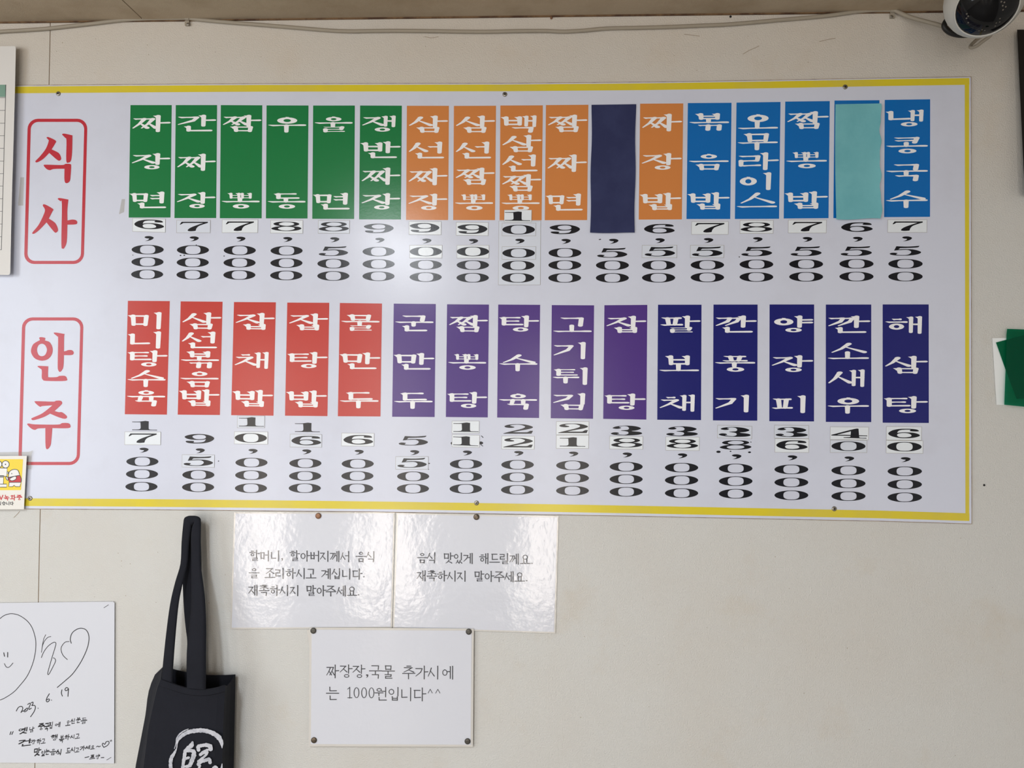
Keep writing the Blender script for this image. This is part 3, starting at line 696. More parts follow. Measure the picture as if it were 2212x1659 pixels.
for prs, names in ((PR1, NM1), (PR2, NM2)):
    for items, nm in zip(prs, names):
        if not items: continue
        ink = Ink()
        for ch, x, y in items: figure(ink, ch, x, y, hsc(x))
        if nm == NM2[6] and prs is PR2:           # ends of an older figure showing beside its sticker
            ink.loops([ell(976, 957.5, 2.4, 3, 10)]); ink.loops([ell(1038.5, 957, 5.2, 3.3, 14)])
            ink.loops([ribbon([(1040, 941.5), (1043.5, 945)], .8)]); ink.loops([ribbon([(1039, 961), (1043, 963.5)], .7)])
        ink.build('price', M['black_ink'], D0 + .0002, board)['label'] = 'black price figures under ' + nm
for x, y in ((126.3,202.5), (1090.5,204), (1825.5,188), (65.3,1076.5), (1029.5,1086.5), (1802,1099)):
    disc('screw', x, y, D0, 5.2, M['screw'], board, .0018, cross=True)
# scuffs left on the printing
ink = Ink()
for x, y, a in ((390,552,2),(398,551.5,2),(484,553,1.6),(424,529,1.3),(287,551,1.2),(1578,975,2),(1552,976,5),(1619,977,3.5),(1622,955,1.5),(1297,517,1.6),(1295,517.5,1.6),(1597,555,1.6),(1492,556,1.4),(472,996,1.6),(927,1001,2),(926,1014,1)):
    ink.loops([ell(x, y, a, a * .45 + .3, 8)])
ink.build('scuff_marks', M['black_ink'], D0 + .00015, board)

# paper covers taped over two dishes
nv = sheet('paper_cover', [(1278.5,226.4),(1373.6,225),(1370.6,503.2),(1274.9,502.4)], lambda u, t: D0 + .0014 + .0016 * t + .0008 * math.sin(3.1 * u) * t,
           M['navy_paper'], nx=16, ny=34, edge=lambda u, t: (1.1 * math.sin(t * 11 + 2) * (u - .5) * 1.6, .8 * math.sin(u * 5) * t))
tag(nv, 'dark navy paper strip pasted over a dish between two orange strips', 'paper cover')
def tdep(u, t): return D0 + .002 + .0035 * (t ** 3) + .003 * (u ** 6) + .0006 * math.sin(9 * t + 4 * u) * math.sin(5 * u)
tl = sheet('paper_cover', [(1804.7,225.2),(1903,223.4),(1904.5,472.4),(1806.6,473.6)], tdep, M['teal_paper'], nx=20, ny=44,
           edge=lambda u, t: ((1.7 * math.sin(t * 23) + 1.1 * math.sin(t * 41 + 1)) * u ** 3 + (-1.6 * math.sin(t * math.pi)) * (1 - u) - 2.2 * math.sin(t * math.pi) * u, 1.2 * math.sin(u * 6) * t ** 4))
tag(tl, 'pale turquoise crinkled paper strip covering the fourth blue dish strip', 'paper cover')

# number stickers: figure, figure centre, rectangle, where
def sticker(ch, cx_, cy_, x0, y0, x1, y1, label, grp, lean=0.0, old=False, d=D0, extra=None):
    k = lean * (x1 - x0) / 2
    o = slab('number_sticker', [(x0, y0 - k), (x1, y0 + k), (x1 - .4, y1 + k), (x0 - .4, y1 - k)], d + .0004, d + .0009, M['sticker_old' if old else 'sticker'], rim=M['glue_shade'], grow=.55)
    tag(o, label, 'sticker', grp)
    ink = Ink()
    for q in ([(ch, cx_, cy_)] + (extra or [])): figure(ink, q[0], q[1], q[2], hsc(cx_), lean)
    ink.build('figure', M['black_ink'], d + .0010, o)
    return o
G1 = 'price stickers of the upper row'; G2 = 'price stickers of the lower row'
ST1 = [(0,'6',322.2,484.6,287,472.6,357,500.6,.03,0), (1,'7',418.6,489.3,382,476,454,502.6,0,1), (2,'7',518,488.7,480.5,474.9,556.7,502.4,0,0),
       (3,'8',618.5,489,585,476.2,654,503.6,.01,0), (4,'8',721,489.6,687.8,476.6,755,503.8,0,1), (6,'9',917,492,884,478.9,952.8,506.8,.01,0), (7,'9',1020.5,494.8,986,480.8,1054.6,508.4,.01,0),
       (12,'7',1533,492,1494.5,479,1573,506,0,0), (13,'8',1634,490.5,1599,476.7,1670,504,0,0), (14,'7',1743.7,489.6,1703.4,475.6,1785,503,0,0), (16,'7',1960.5,488.6,1918,474.8,2002,501.7,0,0)]
for i, ch, x, y, x0, y0, x1, y1, ln, old in ST1:
    sticker(ch, x, y, x0, y0, x1, y1, 'white sticker with a black %s right under %s' % (ch, NM1[i]), G1, ln, bool(old))
for i, ch, x, y, x0, y0, x1, y1 in ((6,'0',919.8,543.4,885.5,529.9,954.8,557), (7,'0',1021.5,543.4,987.5,530.2,1056,557.2), (11,'5',1425.4,543.2,1387.5,530,1461.8,556.5), (12,'5',1527.8,543.2,1491.7,530,1563.5,556.5)):
    sticker(ch, x, y, x0, y0, x1, y1, 'pale sticker with a %s below the comma under %s' % (ch, NM1[i]), G1, 0, i > 10)
# tall pale sticker under the third orange strip, with smaller ones on it
big = slab('number_sticker', [(1078, 477.5), (1167.6, 477.5), (1167, 615), (1076.8, 615)], D0 + .0004, D0 + .0007, M['sticker_old'], rim=M['glue_shade'], grow=.55)
tag(big, 'tall pale sticker carrying a comma and zeros under the third orange strip', 'sticker', G1)
ink = Ink()
for ch, x, y in ((',',1123,521.2), ('0',1119.3,573.4), ('0',1118.8,600.3)): figure(ink, ch, x, y, 1.02)
ink.build('figure', M['black_ink'], D0 + .0008, big)
sticker('1', 1118, 467, 1089.8, 453.9, 1148.2, 478.9, 'small white sticker with a 1 across the foot of the third orange strip', G1, 0, False, D0 + .0004)
sticker('0', 1120.3, 496, 1085, 482, 1157.4, 509, 'white sticker with a 0 above the comma on the tall pale sticker', G1, 0, True, D0 + .0004)
sticker('0', 1120.3, 546.6, 1085, 533, 1157.4, 560, 'white sticker with a 0 below the comma on the tall pale sticker', G1, 0, True, D0 + .0004)
ST2 = [(0,'7',308,946.6,270,933.3,346.9,960.5,.005,0,''), (1,'5',428.4,996,393.7,982.8,463.1,1009,.01,1,'c'), (2,'1',543,911.3,512.9,898.8,571.6,923.7,0,1,'u'), (2,'0',541.8,946,506.8,933,578.3,959,.01,0,'l'),
       (3,'6',661.6,951.8,627,938.4,694.9,965.6,.01,1,''), (4,'6',774,950,738.5,936,807.8,963.3,.01,0,''), (5,'5',890.2,999.7,855.2,986.6,925,1013.2,0,1,'c'),
       (6,'1',1006.5,922.9,976.7,910,1035,935.6,0,0,'u'), (6,'1',1006,952.6,976.9,939.8,1035.7,965.5,.03,0,'l'), (7,'2',1119,956.3,1084.3,942.4,1154,970,.01,0,''),
       (8,'2',1238,925.2,1202.3,911,1271.8,938.8,0,0,'u'), (8,'1',1236.8,954.7,1202.3,940.4,1271.4,968.4,0,0,'l'), (9,'8',1353.7,956.4,1317.4,942.7,1388.4,969.8,.01,0,''),
       (10,'8',1474,958.4,1438.8,944.3,1510.5,972.6,.01,0,''), (11,'3',1586.9,933,1550.4,920,1623.9,946.6,.03,1,''), (12,'3',1709.8,933.3,1673.4,919.2,1746.8,946.8,.015,1,'u'), (12,'6',1710.7,961.4,1674.4,948.2,1747,976.8,.01,0,'l'),
       (13,'4',1834.6,936.6,1793.9,922.7,1876,949.6,.01,0,'u'), (13,'0',1832.8,963.8,1793.9,951.2,1872.3,977.4,.005,1,'l'), (14,'6',1953,936.4,1915.2,922,1990.4,950.6,.01,0,'u'), (14,'0',1953.8,964.9,1914.8,952,1993.6,978.9,.01,0,'l')]
for i, ch, x, y, x0, y0, x1, y1, ln, old, wh in ST2:
    lab = {'': 'white sticker with a black %s just under %s', 'c': 'pale sticker with a %s below the comma under %s', 'u': 'upper of two stickers, reading %s, under %s', 'l': 'lower of two stickers, reading %s, under %s'}[wh] % (ch, NM2[i])
    sticker(ch, x, y, x0, y0, x1, y1, lab, G2, ln, bool(old))

# ------------------------------------------------------------------ notices pinned under the board
def notice(name, label, quad, margin, depth, lines, st, size, grp, bow=.0015):
    e = empty(name, label, 'notice', grp)
    cx_ = sum(p[0] for p in quad) / 4; cy_ = sum(p[1] for p in quad) / 4
    dd = lambda u, t: depth + bow * math.sin(math.pi * u) * (.35 + .65 * t) + bow * .6 * t * t
    sheet('laminate_pouch', quad, dd, M['pouch'], e, 20, 16)
    inq = [(x - math.copysign(margin, x - cx_), y - math.copysign(margin, y - cy_)) for x, y in quad]
    d2 = lambda u, t: dd(u, t) + .0005
    sheet('paper', inq, d2, M['paper'], e, 20, 16)
    def at(x, y):
        u = min(1, max(0, (x - quad[0][0]) / (quad[1][0] - quad[0][0]))); t = min(1, max(0, (y - quad[0][1]) / (quad[3][1] - quad[0][1])))
        return dd(u, t) + .0010
    ink = Ink()
    for ch, x, y in lines:
        w_, h_ = size
        if ch in ',.': put_char(ink, ch, x, y, w_ * .9, h_ * .5, st)
        elif ch == '^': put_char(ink, ch, x, y, 11.5, 10.5, Style(.05, .05, False, 0))
        elif ch in '01': put_char(ink, ch, x, y - 1.6, 14.5, 23, st)
        else: put_char(ink, ch, x, y, w_, h_, st, rise=.012)
    ink.build('lettering', M['ink'], at, e)
    return e
G3 = 'laminated notices under the menu board'
l1 = list(zip('할머니', (549.6,572.4,595.2), (1200.4,1200.6,1200.8))) + [(',',609.4,1209)] + list(zip('할아버지께서', (636.4,658.7,680.7,701.8,723.8,745.8), (1200.8,1201,1201.3,1201.5,1201.8,1202))) + list(zip('음식', (779.6,801), (1202.4,1202.7)))
l1 += [('을',548.8,1237.8)] + list(zip('조리하시고', (583,605,627.8,650.5,671.7), (1238,1238.2,1238.4,1238.7,1239))) + list(zip('계십니다', (705,727,749,771.5), (1239.4,1239.6,1239.8,1240))) + [('.',786,1246)]
l1 += list(zip('재촉하시지', (547.2,570.3,593.6,614.7,636.7), (1275,1275.1,1275.3,1275.4,1275.6))) + list(zip('말아주세요', (671.7,693.7,714.8,737.6,760), (1275.9,1276,1276.2,1276.4,1276.6))) + [('.',774.5,1285)]
l2 = list(zip('음식', (911.9,932.8), (1205,1205.2))) + list(zip('맛있게', (968.6,990.2,1011.9), (1205.6,1205.9,1206.1))) + list(zip('해드릴께요', (1046.2,1068.2,1089.9,1111.5,1134.5), (1206.5,1206.8,1207.1,1207.4,1207.8))) + [('.',1149.3,1217)]
l2 += list(zip('재촉하시지', (910.5,932.8,955.2,976.5,998.1), (1243.6,1243.8,1244,1244.2,1244.4))) + list(zip('말아주세요', (1034.9,1056.5,1078.5,1100.2,1122.5), (1244.8,1245,1245.3,1245.6,1246))) + [('.',1137.6,1254.5)]
l3 = list(zip('짜장장', (718.4,747.3,775), (1450,1450.4,1450.8))) + [(',',793,1460.4)] + list(zip('국물', (811.2,838.7), (1451.2,1451.6))) + list(zip('추가시에', (882.9,910.9,937.5,967.6), (1452.2,1452.4,1452.6,1452.8)))
l3 += [('는',718.4,1498)] + list(zip('1000', (755.4,770,786.3,802.3), (1498,1498,1498.2,1498.4))) + list(zip('원입니다', (823.2,851.6,879,906.6), (1499,1499.4,1499.6,1499.8))) + [('^',929.2,1493), ('^',945.6,1493.2)]
notice('notice', 'laminated notice with three lines of text, nearest the hanging tote bag', [(505.8,1106.5),(852.8,1106.5),(847,1357),(497.5,1359)], 3, .0012, l1, BATANG, (21.5, 22.5), G3)
notice('notice', 'laminated notice with two lines of text, right half of the upper pair', [(857,1108),(1206.7,1114.6),(1199.8,1368),(848.5,1358)], 3, .0012, l2, BATANG, (21.5, 22.5), G3)
notice('notice', 'single laminated notice mentioning 1000, pinned at four corners below the pair', [(668.5,1355.5),(1023.5,1357.8),(1021.5,1613.3),(667,1612)], 4.6, .0062, l3, BATANG_THIN, (27, 28.5), G3, .001)
old = slab('paper_scrap', [(663, 1362), (672, 1358), (676, 1452), (670, 1410)], .0025, .0029, M['pouch'])
tag(old, 'thin curled film sliver sticking out behind the lowest notice, by its upper left tack', 'scrap')
for x, y, d, m, lab in ((687.5,1114.4,.0034,'tack_brown','brown round tack at the top of the three-line notice'), (1029,1116.8,.0034,'tack','grey round tack at the top of the two-line notice'),
        (676.9,1362.4,.0074,'tack_dark','upper tack of the lowest notice on the bag side'), (1012.5,1364.5,.0074,'tack_dark','upper tack of the lowest notice on the side away from the bag'),
        (678.3,1598.8,.0079,'tack','bronze lower tack of the lowest notice on the bag side'), (1010,1601.2,.0079,'tack_dark','dark lower tack of the lowest notice on the side away from the bag')):
    tag(disc('thumbtack', x, y, d, 6.4, M[m], None, .0024), lab, 'tack', 'round tacks holding the notices')

# ------------------------------------------------------------------ signed drawing card
card = empty('drawing_card', 'white card with a pen drawn heart, smiling face and handwritten lines', 'card')
slab('card_sheet', [(-120,1304.5),(0,1302.5),(244,1299.5),(247.5,1302),(246.6,1649.3),(0,1647.5),(-120,1646.5)], .0006, .0035, M['card'], card)
ink = Ink()
def pen(pts, org, sc, w_=1.1, closed=False, n=7):
    w_ *= .86
    q = [(org[0] + x / sc, org[1] + y / sc) for x, y in (spline(pts, closed, n))]
    stroke_quads(ink, q, w_)
A = ((0, 1270), 4.264); Bq = ((10, 1480), 8.848); Cq = ((0, 1300), 9.214)
pen([(-300,760),(-150,480),(0,335),(80,275),(170,243),(250,238),(350,258),(450,310),(550,390),(630,500),(680,630),(710,770),(712,900),(695,1050),(660,1200),(600,1360),(520,1510),(400,1659),(280,1790),(120,1900),(0,1955),(-150,1990)], *Cq, .85)
pen([(75,1015),(90,1085)], *Cq, 1.1); pen([(153,1008),(152,1100)], *Cq, 1.1)
pen([(88,1230),(115,1285),(155,1308),(200,1285),(258,1218)], *Cq, .8)
pen([(910,655),(870,740),(845,860),(825,1005)], *Cq, .7); pen([(1012,690),(950,710),(890,775),(850,860),(835,930)], *Cq, .75)
pen([(823,1110),(870,1000),(950,890),(1040,820),(1095,805),(1112,840),(1090,930),(1040,1090),(980,1300),(950,1410),(955,1448),(980,1430),(1040,1320),(1095,1210),(1105,1160),(1085,1125),(1055,1118)], *Cq, .8)
pen([(637,494),(600,500),(570,535),(562,570),(580,620),(620,660)], *A, .8)
pen([(657,510),(647,470),(665,415),(710,380),(755,372),(795,390),(818,440),(815,510),(790,590),(740,690),(670,790),(600,855),(527,917)], *A, .95)
pen([(957,183),(1000,155)], *A, .6); pen([(1950,1432),(2035,1380)], *Bq, .6)
W3 = 1.0
pen([(222,495),(260,430),(310,405),(345,430),(335,480),(310,525),(335,500),(375,490)], *Bq, W3); pen([(400,460),(370,490),(385,510),(430,480),(440,440),(410,450),(395,480)], *Bq, W3)
pen([(440,370),(480,345),(490,370),(465,430),(470,465),(510,440)], *Bq, W3); pen([(505,340),(540,325),(540,360),(520,390),(575,390),(585,440),(560,510),(495,605)], *Bq, W3); pen([(637,440),(640,443)], *Bq, W3)
pen([(855,165),(810,240),(795,300),(820,320),(855,290),(845,265),(810,280)], *Bq, W3); pen([(893,285),(896,288)], *Bq, W3)
pen([(1095,90),(1085,150),(1103,210)], *Bq, W3); pen([(1215,65),(1185,45),(1155,75),(1165,105),(1200,95),(1220,70),(1215,140),(1210,215)], *Bq, W3)
pen([(100,945),(122,890)], *Bq, 1.0); pen([(137,942),(162,886)], *Bq, 1.0); pen([(2018,1055),(2028,1078)], *Bq, .8); pen([(2038,1048),(2046,1070)], *Bq, .8)
pen([(1755,1180),(1780,1165),(1800,1180),(1830,1165)], *Bq, .9); pen([(1895,1190),(1865,1140),(1880,1110),(1915,1130),(1940,1085),(1985,1075),(1995,1110),(1960,1155),(1895,1190)], *Bq, .95)
pen([(1535,1385),(1610,1368)], *Bq, 1.0); pen([(1845,1387),(1895,1384)], *Bq, 1.0)
HAND = [('옛',350,870,190,115),('날',515,850,95,105),('중',700,795,115,130),('국',805,800,95,150),('집',885,770,85,130),('에',1015,755,115,95),('오',1212,722,85,110),('신',1305,690,85,95),('분',1408,668,85,105),('들',1515,680,110,115),
        ('건',395,1100,240,125),('강',545,1088,90,90),('하',655,1075,85,110),('고',740,1070,80,95),('행',950,1005,135,115),('복',1090,1030,90,140),('하',1195,995,95,105),('시',1300,985,85,75),('고',1392,975,85,95),
        ('맛',620,1275,135,145),('있',735,1300,85,110),('는',815,1275,90,110),('음',925,1275,110,125),('식',1040,1285,115,110),('드',1215,1255,80,110),('시',1308,1230,90,90),('고',1385,1240,80,90),('가',1490,1205,95,90),('세',1592,1190,95,75),('요',1682,1185,75,85),
        ('쯔',1675,1375,100,90),('양',1775,1370,80,95)]
for ch, x, y, w_, h_ in HAND:
    put_char(ink, ch, 10 + x / 8.848, 1480 + y / 8.848, w_ / 8.848, h_ / 8.848, Style(.075, .06, False, 0), slant=.12, rise=-.12)
ink.build('handwriting', M['pen'], .0037, card)

# ------------------------------------------------------------------ chart board at the left edge
ch_ = empty('chart_board', 'white ruled chart board cut off by the left edge, green header row', 'chart')
R_ = [(31, 99.5), (33.5, 101), (34.2, 106), (32.5, 185), (29.5, 300), (26.5, 400), (24, 500), (22.2, 588), (21, 592.5), (18, 594)]
slab('chart_panel', [(-170, 103)] + R_ + [(-170, 591)], .0135, .0165, M['chart'], ch_)
for x_, y_ in ((-120, 140), (-120, 560), (-8, 130), (-10, 575)): box('stand_off', tuple(P(x_, y_, .0135) - Vector((.012, 0, .012))), tuple(P(x_, y_, .0) + Vector((.012, -.0003 if y_ < 180 else -.0045, .012))), M['edge'], ch_)
ink = Ink(); ink.loops([[(-160, 183), (13, 183), (11.5, 209.5), (-160, 209.5)]])
ink.build('header_row', M['chart_green'], .0167, ch_)
ink = Ink()
for y in (211, 238.4, 266, 293, 320.4, 348, 375, 402, 429.3, 456.6, 484, 511.6, 539.5):
    xr = 12.5 - (y - 183) * .027; ink.loops([[(-160, y - .5), (xr, y - .5), (xr, y + .5), (-160, y + .5)]])
ink.loops([[(12, 183), (13.2, 183), (3.4, 540), (2.2, 540)]])
ink.build('ruling', M['line'], .0167, ch_)

# ------------------------------------------------------------------ recording notice taped on the lower left corner
rs = empty('recording_sign', 'small yellow and white camera recording sign with red text, taped to the board corner', 'sign')
slab('sign_card', [(-60,985),(57.9,984.6),(51.6,1100.2),(-60,1100.6)], D0 + .0042, D0 + .0068, M['sign'], rs)
O = (0, 960); S = 10.37; dS = D0 + .0070
def px_(l): return [(O[0] + q[0] / S, O[1] + q[1] / S) for q in l]
ink = Ink(); ink.loops([px_([(-550,330),(510,330),(515,345),(472,1010),(460,1024),(-550,1026)])]); ink.build('yellow_panel', M['sign_yellow'], dS, rs)
wh = Ink(); bl = Ink(); rd = Ink()
def outlined(loop, fill=None, w_=7):
    q = px_(spline(loop, n=3)); (fill or wh).new(); (fill or wh).loops([q]); qq = q + [q[0]]
    stroke_quads(bl, qq, w_ / S)
bl_pts = [(-40,445), (125,447)]
for cx_, cy_ in bl_pts: outlined([(cx_ + 80*math.cos(a*.5236), cy_ + 80*math.sin(a*.5236)) for a in range(12)])
bl.new(); bl.loops([px_(ell(122, 447, 15, 15, 10))])
outlined([(-300,530,c),(160,530,c),(150,715,c),(-300,715,c)]); outlined([(160,610,c),(185,612,c),(183,665,c),(156,665,c)])
outlined([(-200,700,c),(88,700,c),(80,735,c),(-200,735,c)]); outlined([(-150,735,c),(80,735,c),(72,890,c),(-150,890,c)]); outlined([(-250,890,c),(150,888,c),(146,958,c),(-250,955,c)])
# plain operator figure: round head, red shirt, white trousers
outlined([(188,740,c),(205,620),(300,560),(400,580),(440,690,c)])
outlined([(183,745,c),(445,690,c),(475,780),(470,850,c),(205,850,c)], rd)
outlined([(205,850,c),(470,850,c),(445,945,c),(345,945,c),(315,915,c),(285,945,c),(195,945,c)])
outlined([(215,770),(320,715),(365,730),(350,785),(260,815)])
outlined([(130,735),(170,730),(180,800),(150,790)])
bl.new(); bl.loops([px_(ell(262, 655, 9, 14, 10))])
wh.build('figure_fill', M['sign_white'], dS + .0002, rs); rd.build('figure_shirt', M['sign_red'], dS + .0002, rs); bl.build('figure_outline', M['sign_black'], dS + .0003, rs)
ink = Ink()
for a, b_ in (((-10,1145),(25,1235)), ((65,1140),(25,1235))): ink.loops([px_(ribbon([a, b_], 11))])
for ch, x in (('녹',145),('화',290),('중',432)): put_char(ink, ch, x / S, 960 + 1192 / S, 118 / S, 115 / S, Style(.075, .085, False, 0))
for ch, x in (('녹',145),('T',-80)): pass
ink.build('red_text', M['sign_red'], dS, rs)
ink = Ink()
for ch, x in (('있',-10),('습',85),('니',178),('다',265)): put_char(ink, ch, x / S, 960 + 1320 / S, 80 / S, 78 / S, Style(.075, .08, False, 0))
ink.build('black_text', M['sign_black'], dS, rs)
tp = slab('clear_tape', [(-40,977.5),(62,976),(71,972.5),(67,986),(67,1013),(59.5,1013),(57,984),(-40,985)], D0 + .0035, D0 + .0037, M['tape'])
tag(tp, 'strip of clear tape around the top corner of the recording sign', 'tape')
for q, lab in (([(263,430),(270,430),(268,458),(257,463)], 'short yellowed clear tape beside the first green strip'), ([(44,383),(52,383),(50,444),(39,444)], 'clear tape strip between the chart board and upper heading')):
    tag(slab('clear_tape', q, D0 + .0003, D0 + .0005, M['tape']), lab, 'tape')

# ------------------------------------------------------------------ cable, clips, holes
cp = [(-60,73),(0,68.5),(50,65.5),(100,62),(150,56.5),(200,51),(250,45),(300,41),(340,39.8),(380,39.6),(405,39.5),(430,42.5),(490,48),(560,53.5),(640,60),(700,65),(750,67.6),(800,67),(850,66.5),(920,67),(1000,68.3),(1060,68.5),(1120,67),(1180,66.8),(1215,68.3),(1260,66),(1310,61.5),(1380,60),(1450,58),(1520,55),(1560,53.5),(1620,49),(1680,43.5),(1740,38.5),(1790,33.5),(1830,28),(1860,24),(1890,22.2),(1929,22)]
cp2 = [(1938,25),(1963,36),(1992,44.5),(2028,54),(2050,62),(2066,67),(2087,69.5),(2110,69)]
cab = empty('cable', 'thin grey cable sagging along the top of the wall to the ceiling camera', 'cable')
pts = [P(x, y, .0042) for x, y in spline(cp, False, 3)]
pts += [P(x, y, .0042 + .0035 * (i + 1)) for i, (x, y) in enumerate(spline(cp2, False, 3))]
tube('cable_sheath', pts, .0034, M['cable'], cab)
lp = [(2137,55),(2135,72),(2118,80),(2105,90),(2096,100),(2099,103),(2110,99),(2122,90),(2140,76),(2146,60)]
tube('cable_loop', [P(x, y, .03 + .001 * i) for i, (x, y) in enumerate(spline(lp, False, 4))], .0029, M['cable'], cab)
bc = [(2090,22),(2072,28),(2052,38),(2041,50),(2041,60),(2052,70),(2068,75),(2085,76),(2105,74)]
o = tube('black_cable', [P(x, y, .055) for x, y in spline(bc, False, 5)], .0046, M['blackcable']); tag(o, 'black cable curled behind the ceiling camera', 'cable')
for x, y, nx_, ny_ in ((405, 42, 406, 52.5), (1927, 25, 1926, 36)):
    k = empty('cable_clip', 'cable clip nailed above the second green strip' if x < 1000 else 'cable clip nailed close to the ceiling camera', 'clip', 'nailed cable clips')
    vv = []; n = 9
    for side in (-1, 1):
        for rr in (.0034, .0046):
            for i in range(n):
                a = math.pi * i / (n - 1); b0 = P(x, y - 2.5, .0042)
                vv.append((b0.x + side * .0035, b0.y - rr * math.sin(a), b0.z + rr * math.cos(a)))
    ff = []
    for i in range(n - 1):
        a = i
        ff += [(a, a+1, n+a+1, n+a), (2*n+a, 3*n+a, 3*n+a+1, 2*n+a+1), (n+a, n+a+1, 3*n+a+1, 3*n+a), (a, 2*n+a, 2*n+a+1, a+1)]
    mesh('saddle', vv, ff, M['cable'], k)
    b0 = P(nx_, ny_, 0); box('nail_tab', (b0.x - .004, -.0045, b0.z - .004), (b0.x + .004, -.0002, b0.z + .0045), M['cable'], k)
    disc('nail', nx_, ny_, .0045, 3.3, M['screw'], k, .0015)
tag(disc('nail', 1191, 39.5, 0, 2.6, M['tack_brown'], None, .004), 'small rusty nail at the ceiling edge above the middle of the board', 'nail')
for x, y, r, lab in ((1578, 36, 2.6, 'small dark hole in the wall near the ceiling, above the first blue strip'), (2126, 1048, 2.4, 'small dark hole in the wall beside the lower right board corner')):
    tag(disc('nail_hole', x, y, 0, r, M['dark'], None, .0004), lab, 'hole')
ink = Ink()
for l in ([(1605,117),(1618,109),(1632,103),(1640,99)], [(1770,90),(1785,86),(1804,82.5)], [(918,79),(932,82),(947,79)], [(1478,74),(1495,76),(1511,78)], [(30,1118),(38,1110),(42,1105)]): stroke_quads(ink, spline(l, False, 3), .55)
random.seed(3)
for _ in range(60):
    x, y = random.choice(((random.uniform(100, 2050), random.uniform(72, 165)), (random.uniform(100, 520), random.uniform(1110, 1400)), (random.uniform(1220, 2200), random.uniform(1140, 1650))))
    ink.loops([ell(x, y, random.uniform(.5, 1.1), random.uniform(.5, 1.0), 6)])
mk = ink.build('trim_2', M['joint'], .0003); struct(mk)

# ------------------------------------------------------------------ dome camera under the ceiling
DC = .20
def dome_camera():
    e = empty('security_camera', 'white ceiling dome camera with a dark glass face and tiny lights', 'camera')
    c0 = P(2126, -2, DC); r = 76 * (DIST - DC) / FPX
    # direction of the glass face
    t = P(2137.5, 31, DC + r * .78)
    ax = (t - c0).normalized()
    q = Vector((0, 0, 1)).rotation_difference(ax)
    def cap(name, a0, a1, rad, m, n=36, k=14, lip=None):
        v = []; f = []
        for j in range(k + 1):
            a = a0 + (a1 - a0) * j / k
            for i in range(n):
                b_ = 2*math.pi*i/n
                v.append(c0 + q @ Vector((rad*math.sin(a)*math.cos(b_), rad*math.sin(a)*math.sin(b_), rad*math.cos(a))))
        for j in range(k):
            for i in range(n): f.append((j*n+i, (j+1)*n+i, (j+1)*n+(i+1) % n, j*n+(i+1) % n))
        return mesh(name, v, f, m, e, smooth=True)
    TH = .87
    cap('shell', TH, math.pi * .985, r, M['cctv'])
    # rounded lip
    v = []; f = []; n, k = 40, 8
    for i in range(n):
        b_ = 2*math.pi*i/n
        for j in range(k):
            g = 2*math.pi*j/k; rr = r*math.sin(TH) + .0012*math.cos(g); zz = r*math.cos(TH) + .0012*math.sin(g)
            v.append(c0 + q @ Vector((rr*math.cos(b_), rr*math.sin(b_), zz)))
    for i in range(n):
        for j in range(k): f.append((i*k+j, ((i+1) % n)*k+j, ((i+1) % n)*k+(j+1) % k, i*k+(j+1) % k))
    mesh('rim_ring', v, f, M['cctv'], e, smooth=True)
    rd_ = r * .985
    cap('glass_face', .0005, TH + .01, rd_, M['dome'])
    for i, (x, y) in enumerate(((1365,205),(1385,240),(1360,270),(1385,335),(1875,25),(1920,35),(1895,85),(1940,100),(1900,145),(1855,275),(1850,325),(1800,340),(1785,385),(1545,455),(1590,440),(1630,450))):
        px, py = 1890 + x / 6.87, y / 6.87
        dr = (P(px, py, 0) - CAMP).normalized(); oc = CAMP - c0
        bb = dr.dot(oc); disc_ = bb*bb - (oc.dot(oc) - rd_*rd_)
        if disc_ < 0: continue
        h = CAMP + dr * (-bb - math.sqrt(disc_)); nrm = (h - c0).normalized()
        if nrm.angle(ax) > TH - .05: continue
        s = nrm.orthogonal().normalized(); t2 = nrm.cross(s); rl = .0012 if i < 9 else .0009
        vv = [h + nrm * .0004 + s*rl*math.cos(a*.7854) + t2*rl*math.sin(a*.7854) for a in range(8)] + [h - nrm*.0006 + s*rl*math.cos(a*.7854) + t2*rl*math.sin(a*.7854) for a in range(8)]
        mesh('indicator_light', vv, [tuple(range(8))] + [(a, (a+1) % 8, 8 + (a+1) % 8, 8 + a) for a in range(8)], M['led'], e)
    v = []; f = []; n = 32
    prof = [(.062, ZC - .0003), (.066, ZC - .004), (.066, ZC - .014), (.058, ZC - .02), (.035, c0.z + r*.85)]
    for rr, z in prof:
        for i in range(n): v.append((c0.x + rr*math.cos(2*math.pi*i/n), c0.y + rr*math.sin(2*math.pi*i/n), z))
    for j in range(len(prof)-1):
        for i in range(n): f.append((j*n+i, j*n+(i+1) % n, (j+1)*n+(i+1) % n, (j+1)*n+i))
    f.append(tuple(range(n)))
    mesh('ceiling_base', v, f, M['cctv'], e, smooth=False)
dome_camera()

# ------------------------------------------------------------------ black screen at the right edge
def screen():
    e = empty('wall_screen', 'black flat screen edge at the right border beside the ceiling camera', 'screen')
    tl_, bl_ = P(2197, 64, .014), P(2213.5, 420, .024)
    v = []
    for off in (0, .012):
        for p in (tl_, bl_):
            v.append(p + Vector((off * .75, off, 0))); v.append(p + Vector((.55, off, 0)))
    f = [(0, 2, 3, 1), (4, 5, 7, 6), (0, 1, 5, 4), (2, 6, 7, 3), (0, 4, 6, 2), (1, 3, 7, 5)]
    mesh('casing', v, f, M['screen'], e)
    cc = (tl_ + bl_) / 2 + Vector((.28, 0, 0))
    box('wall_bracket', (cc.x - .06, cc.y + .008, cc.z - .06), (cc.x + .06, -.0003, cc.z + .06), M['screen'], e)
screen()

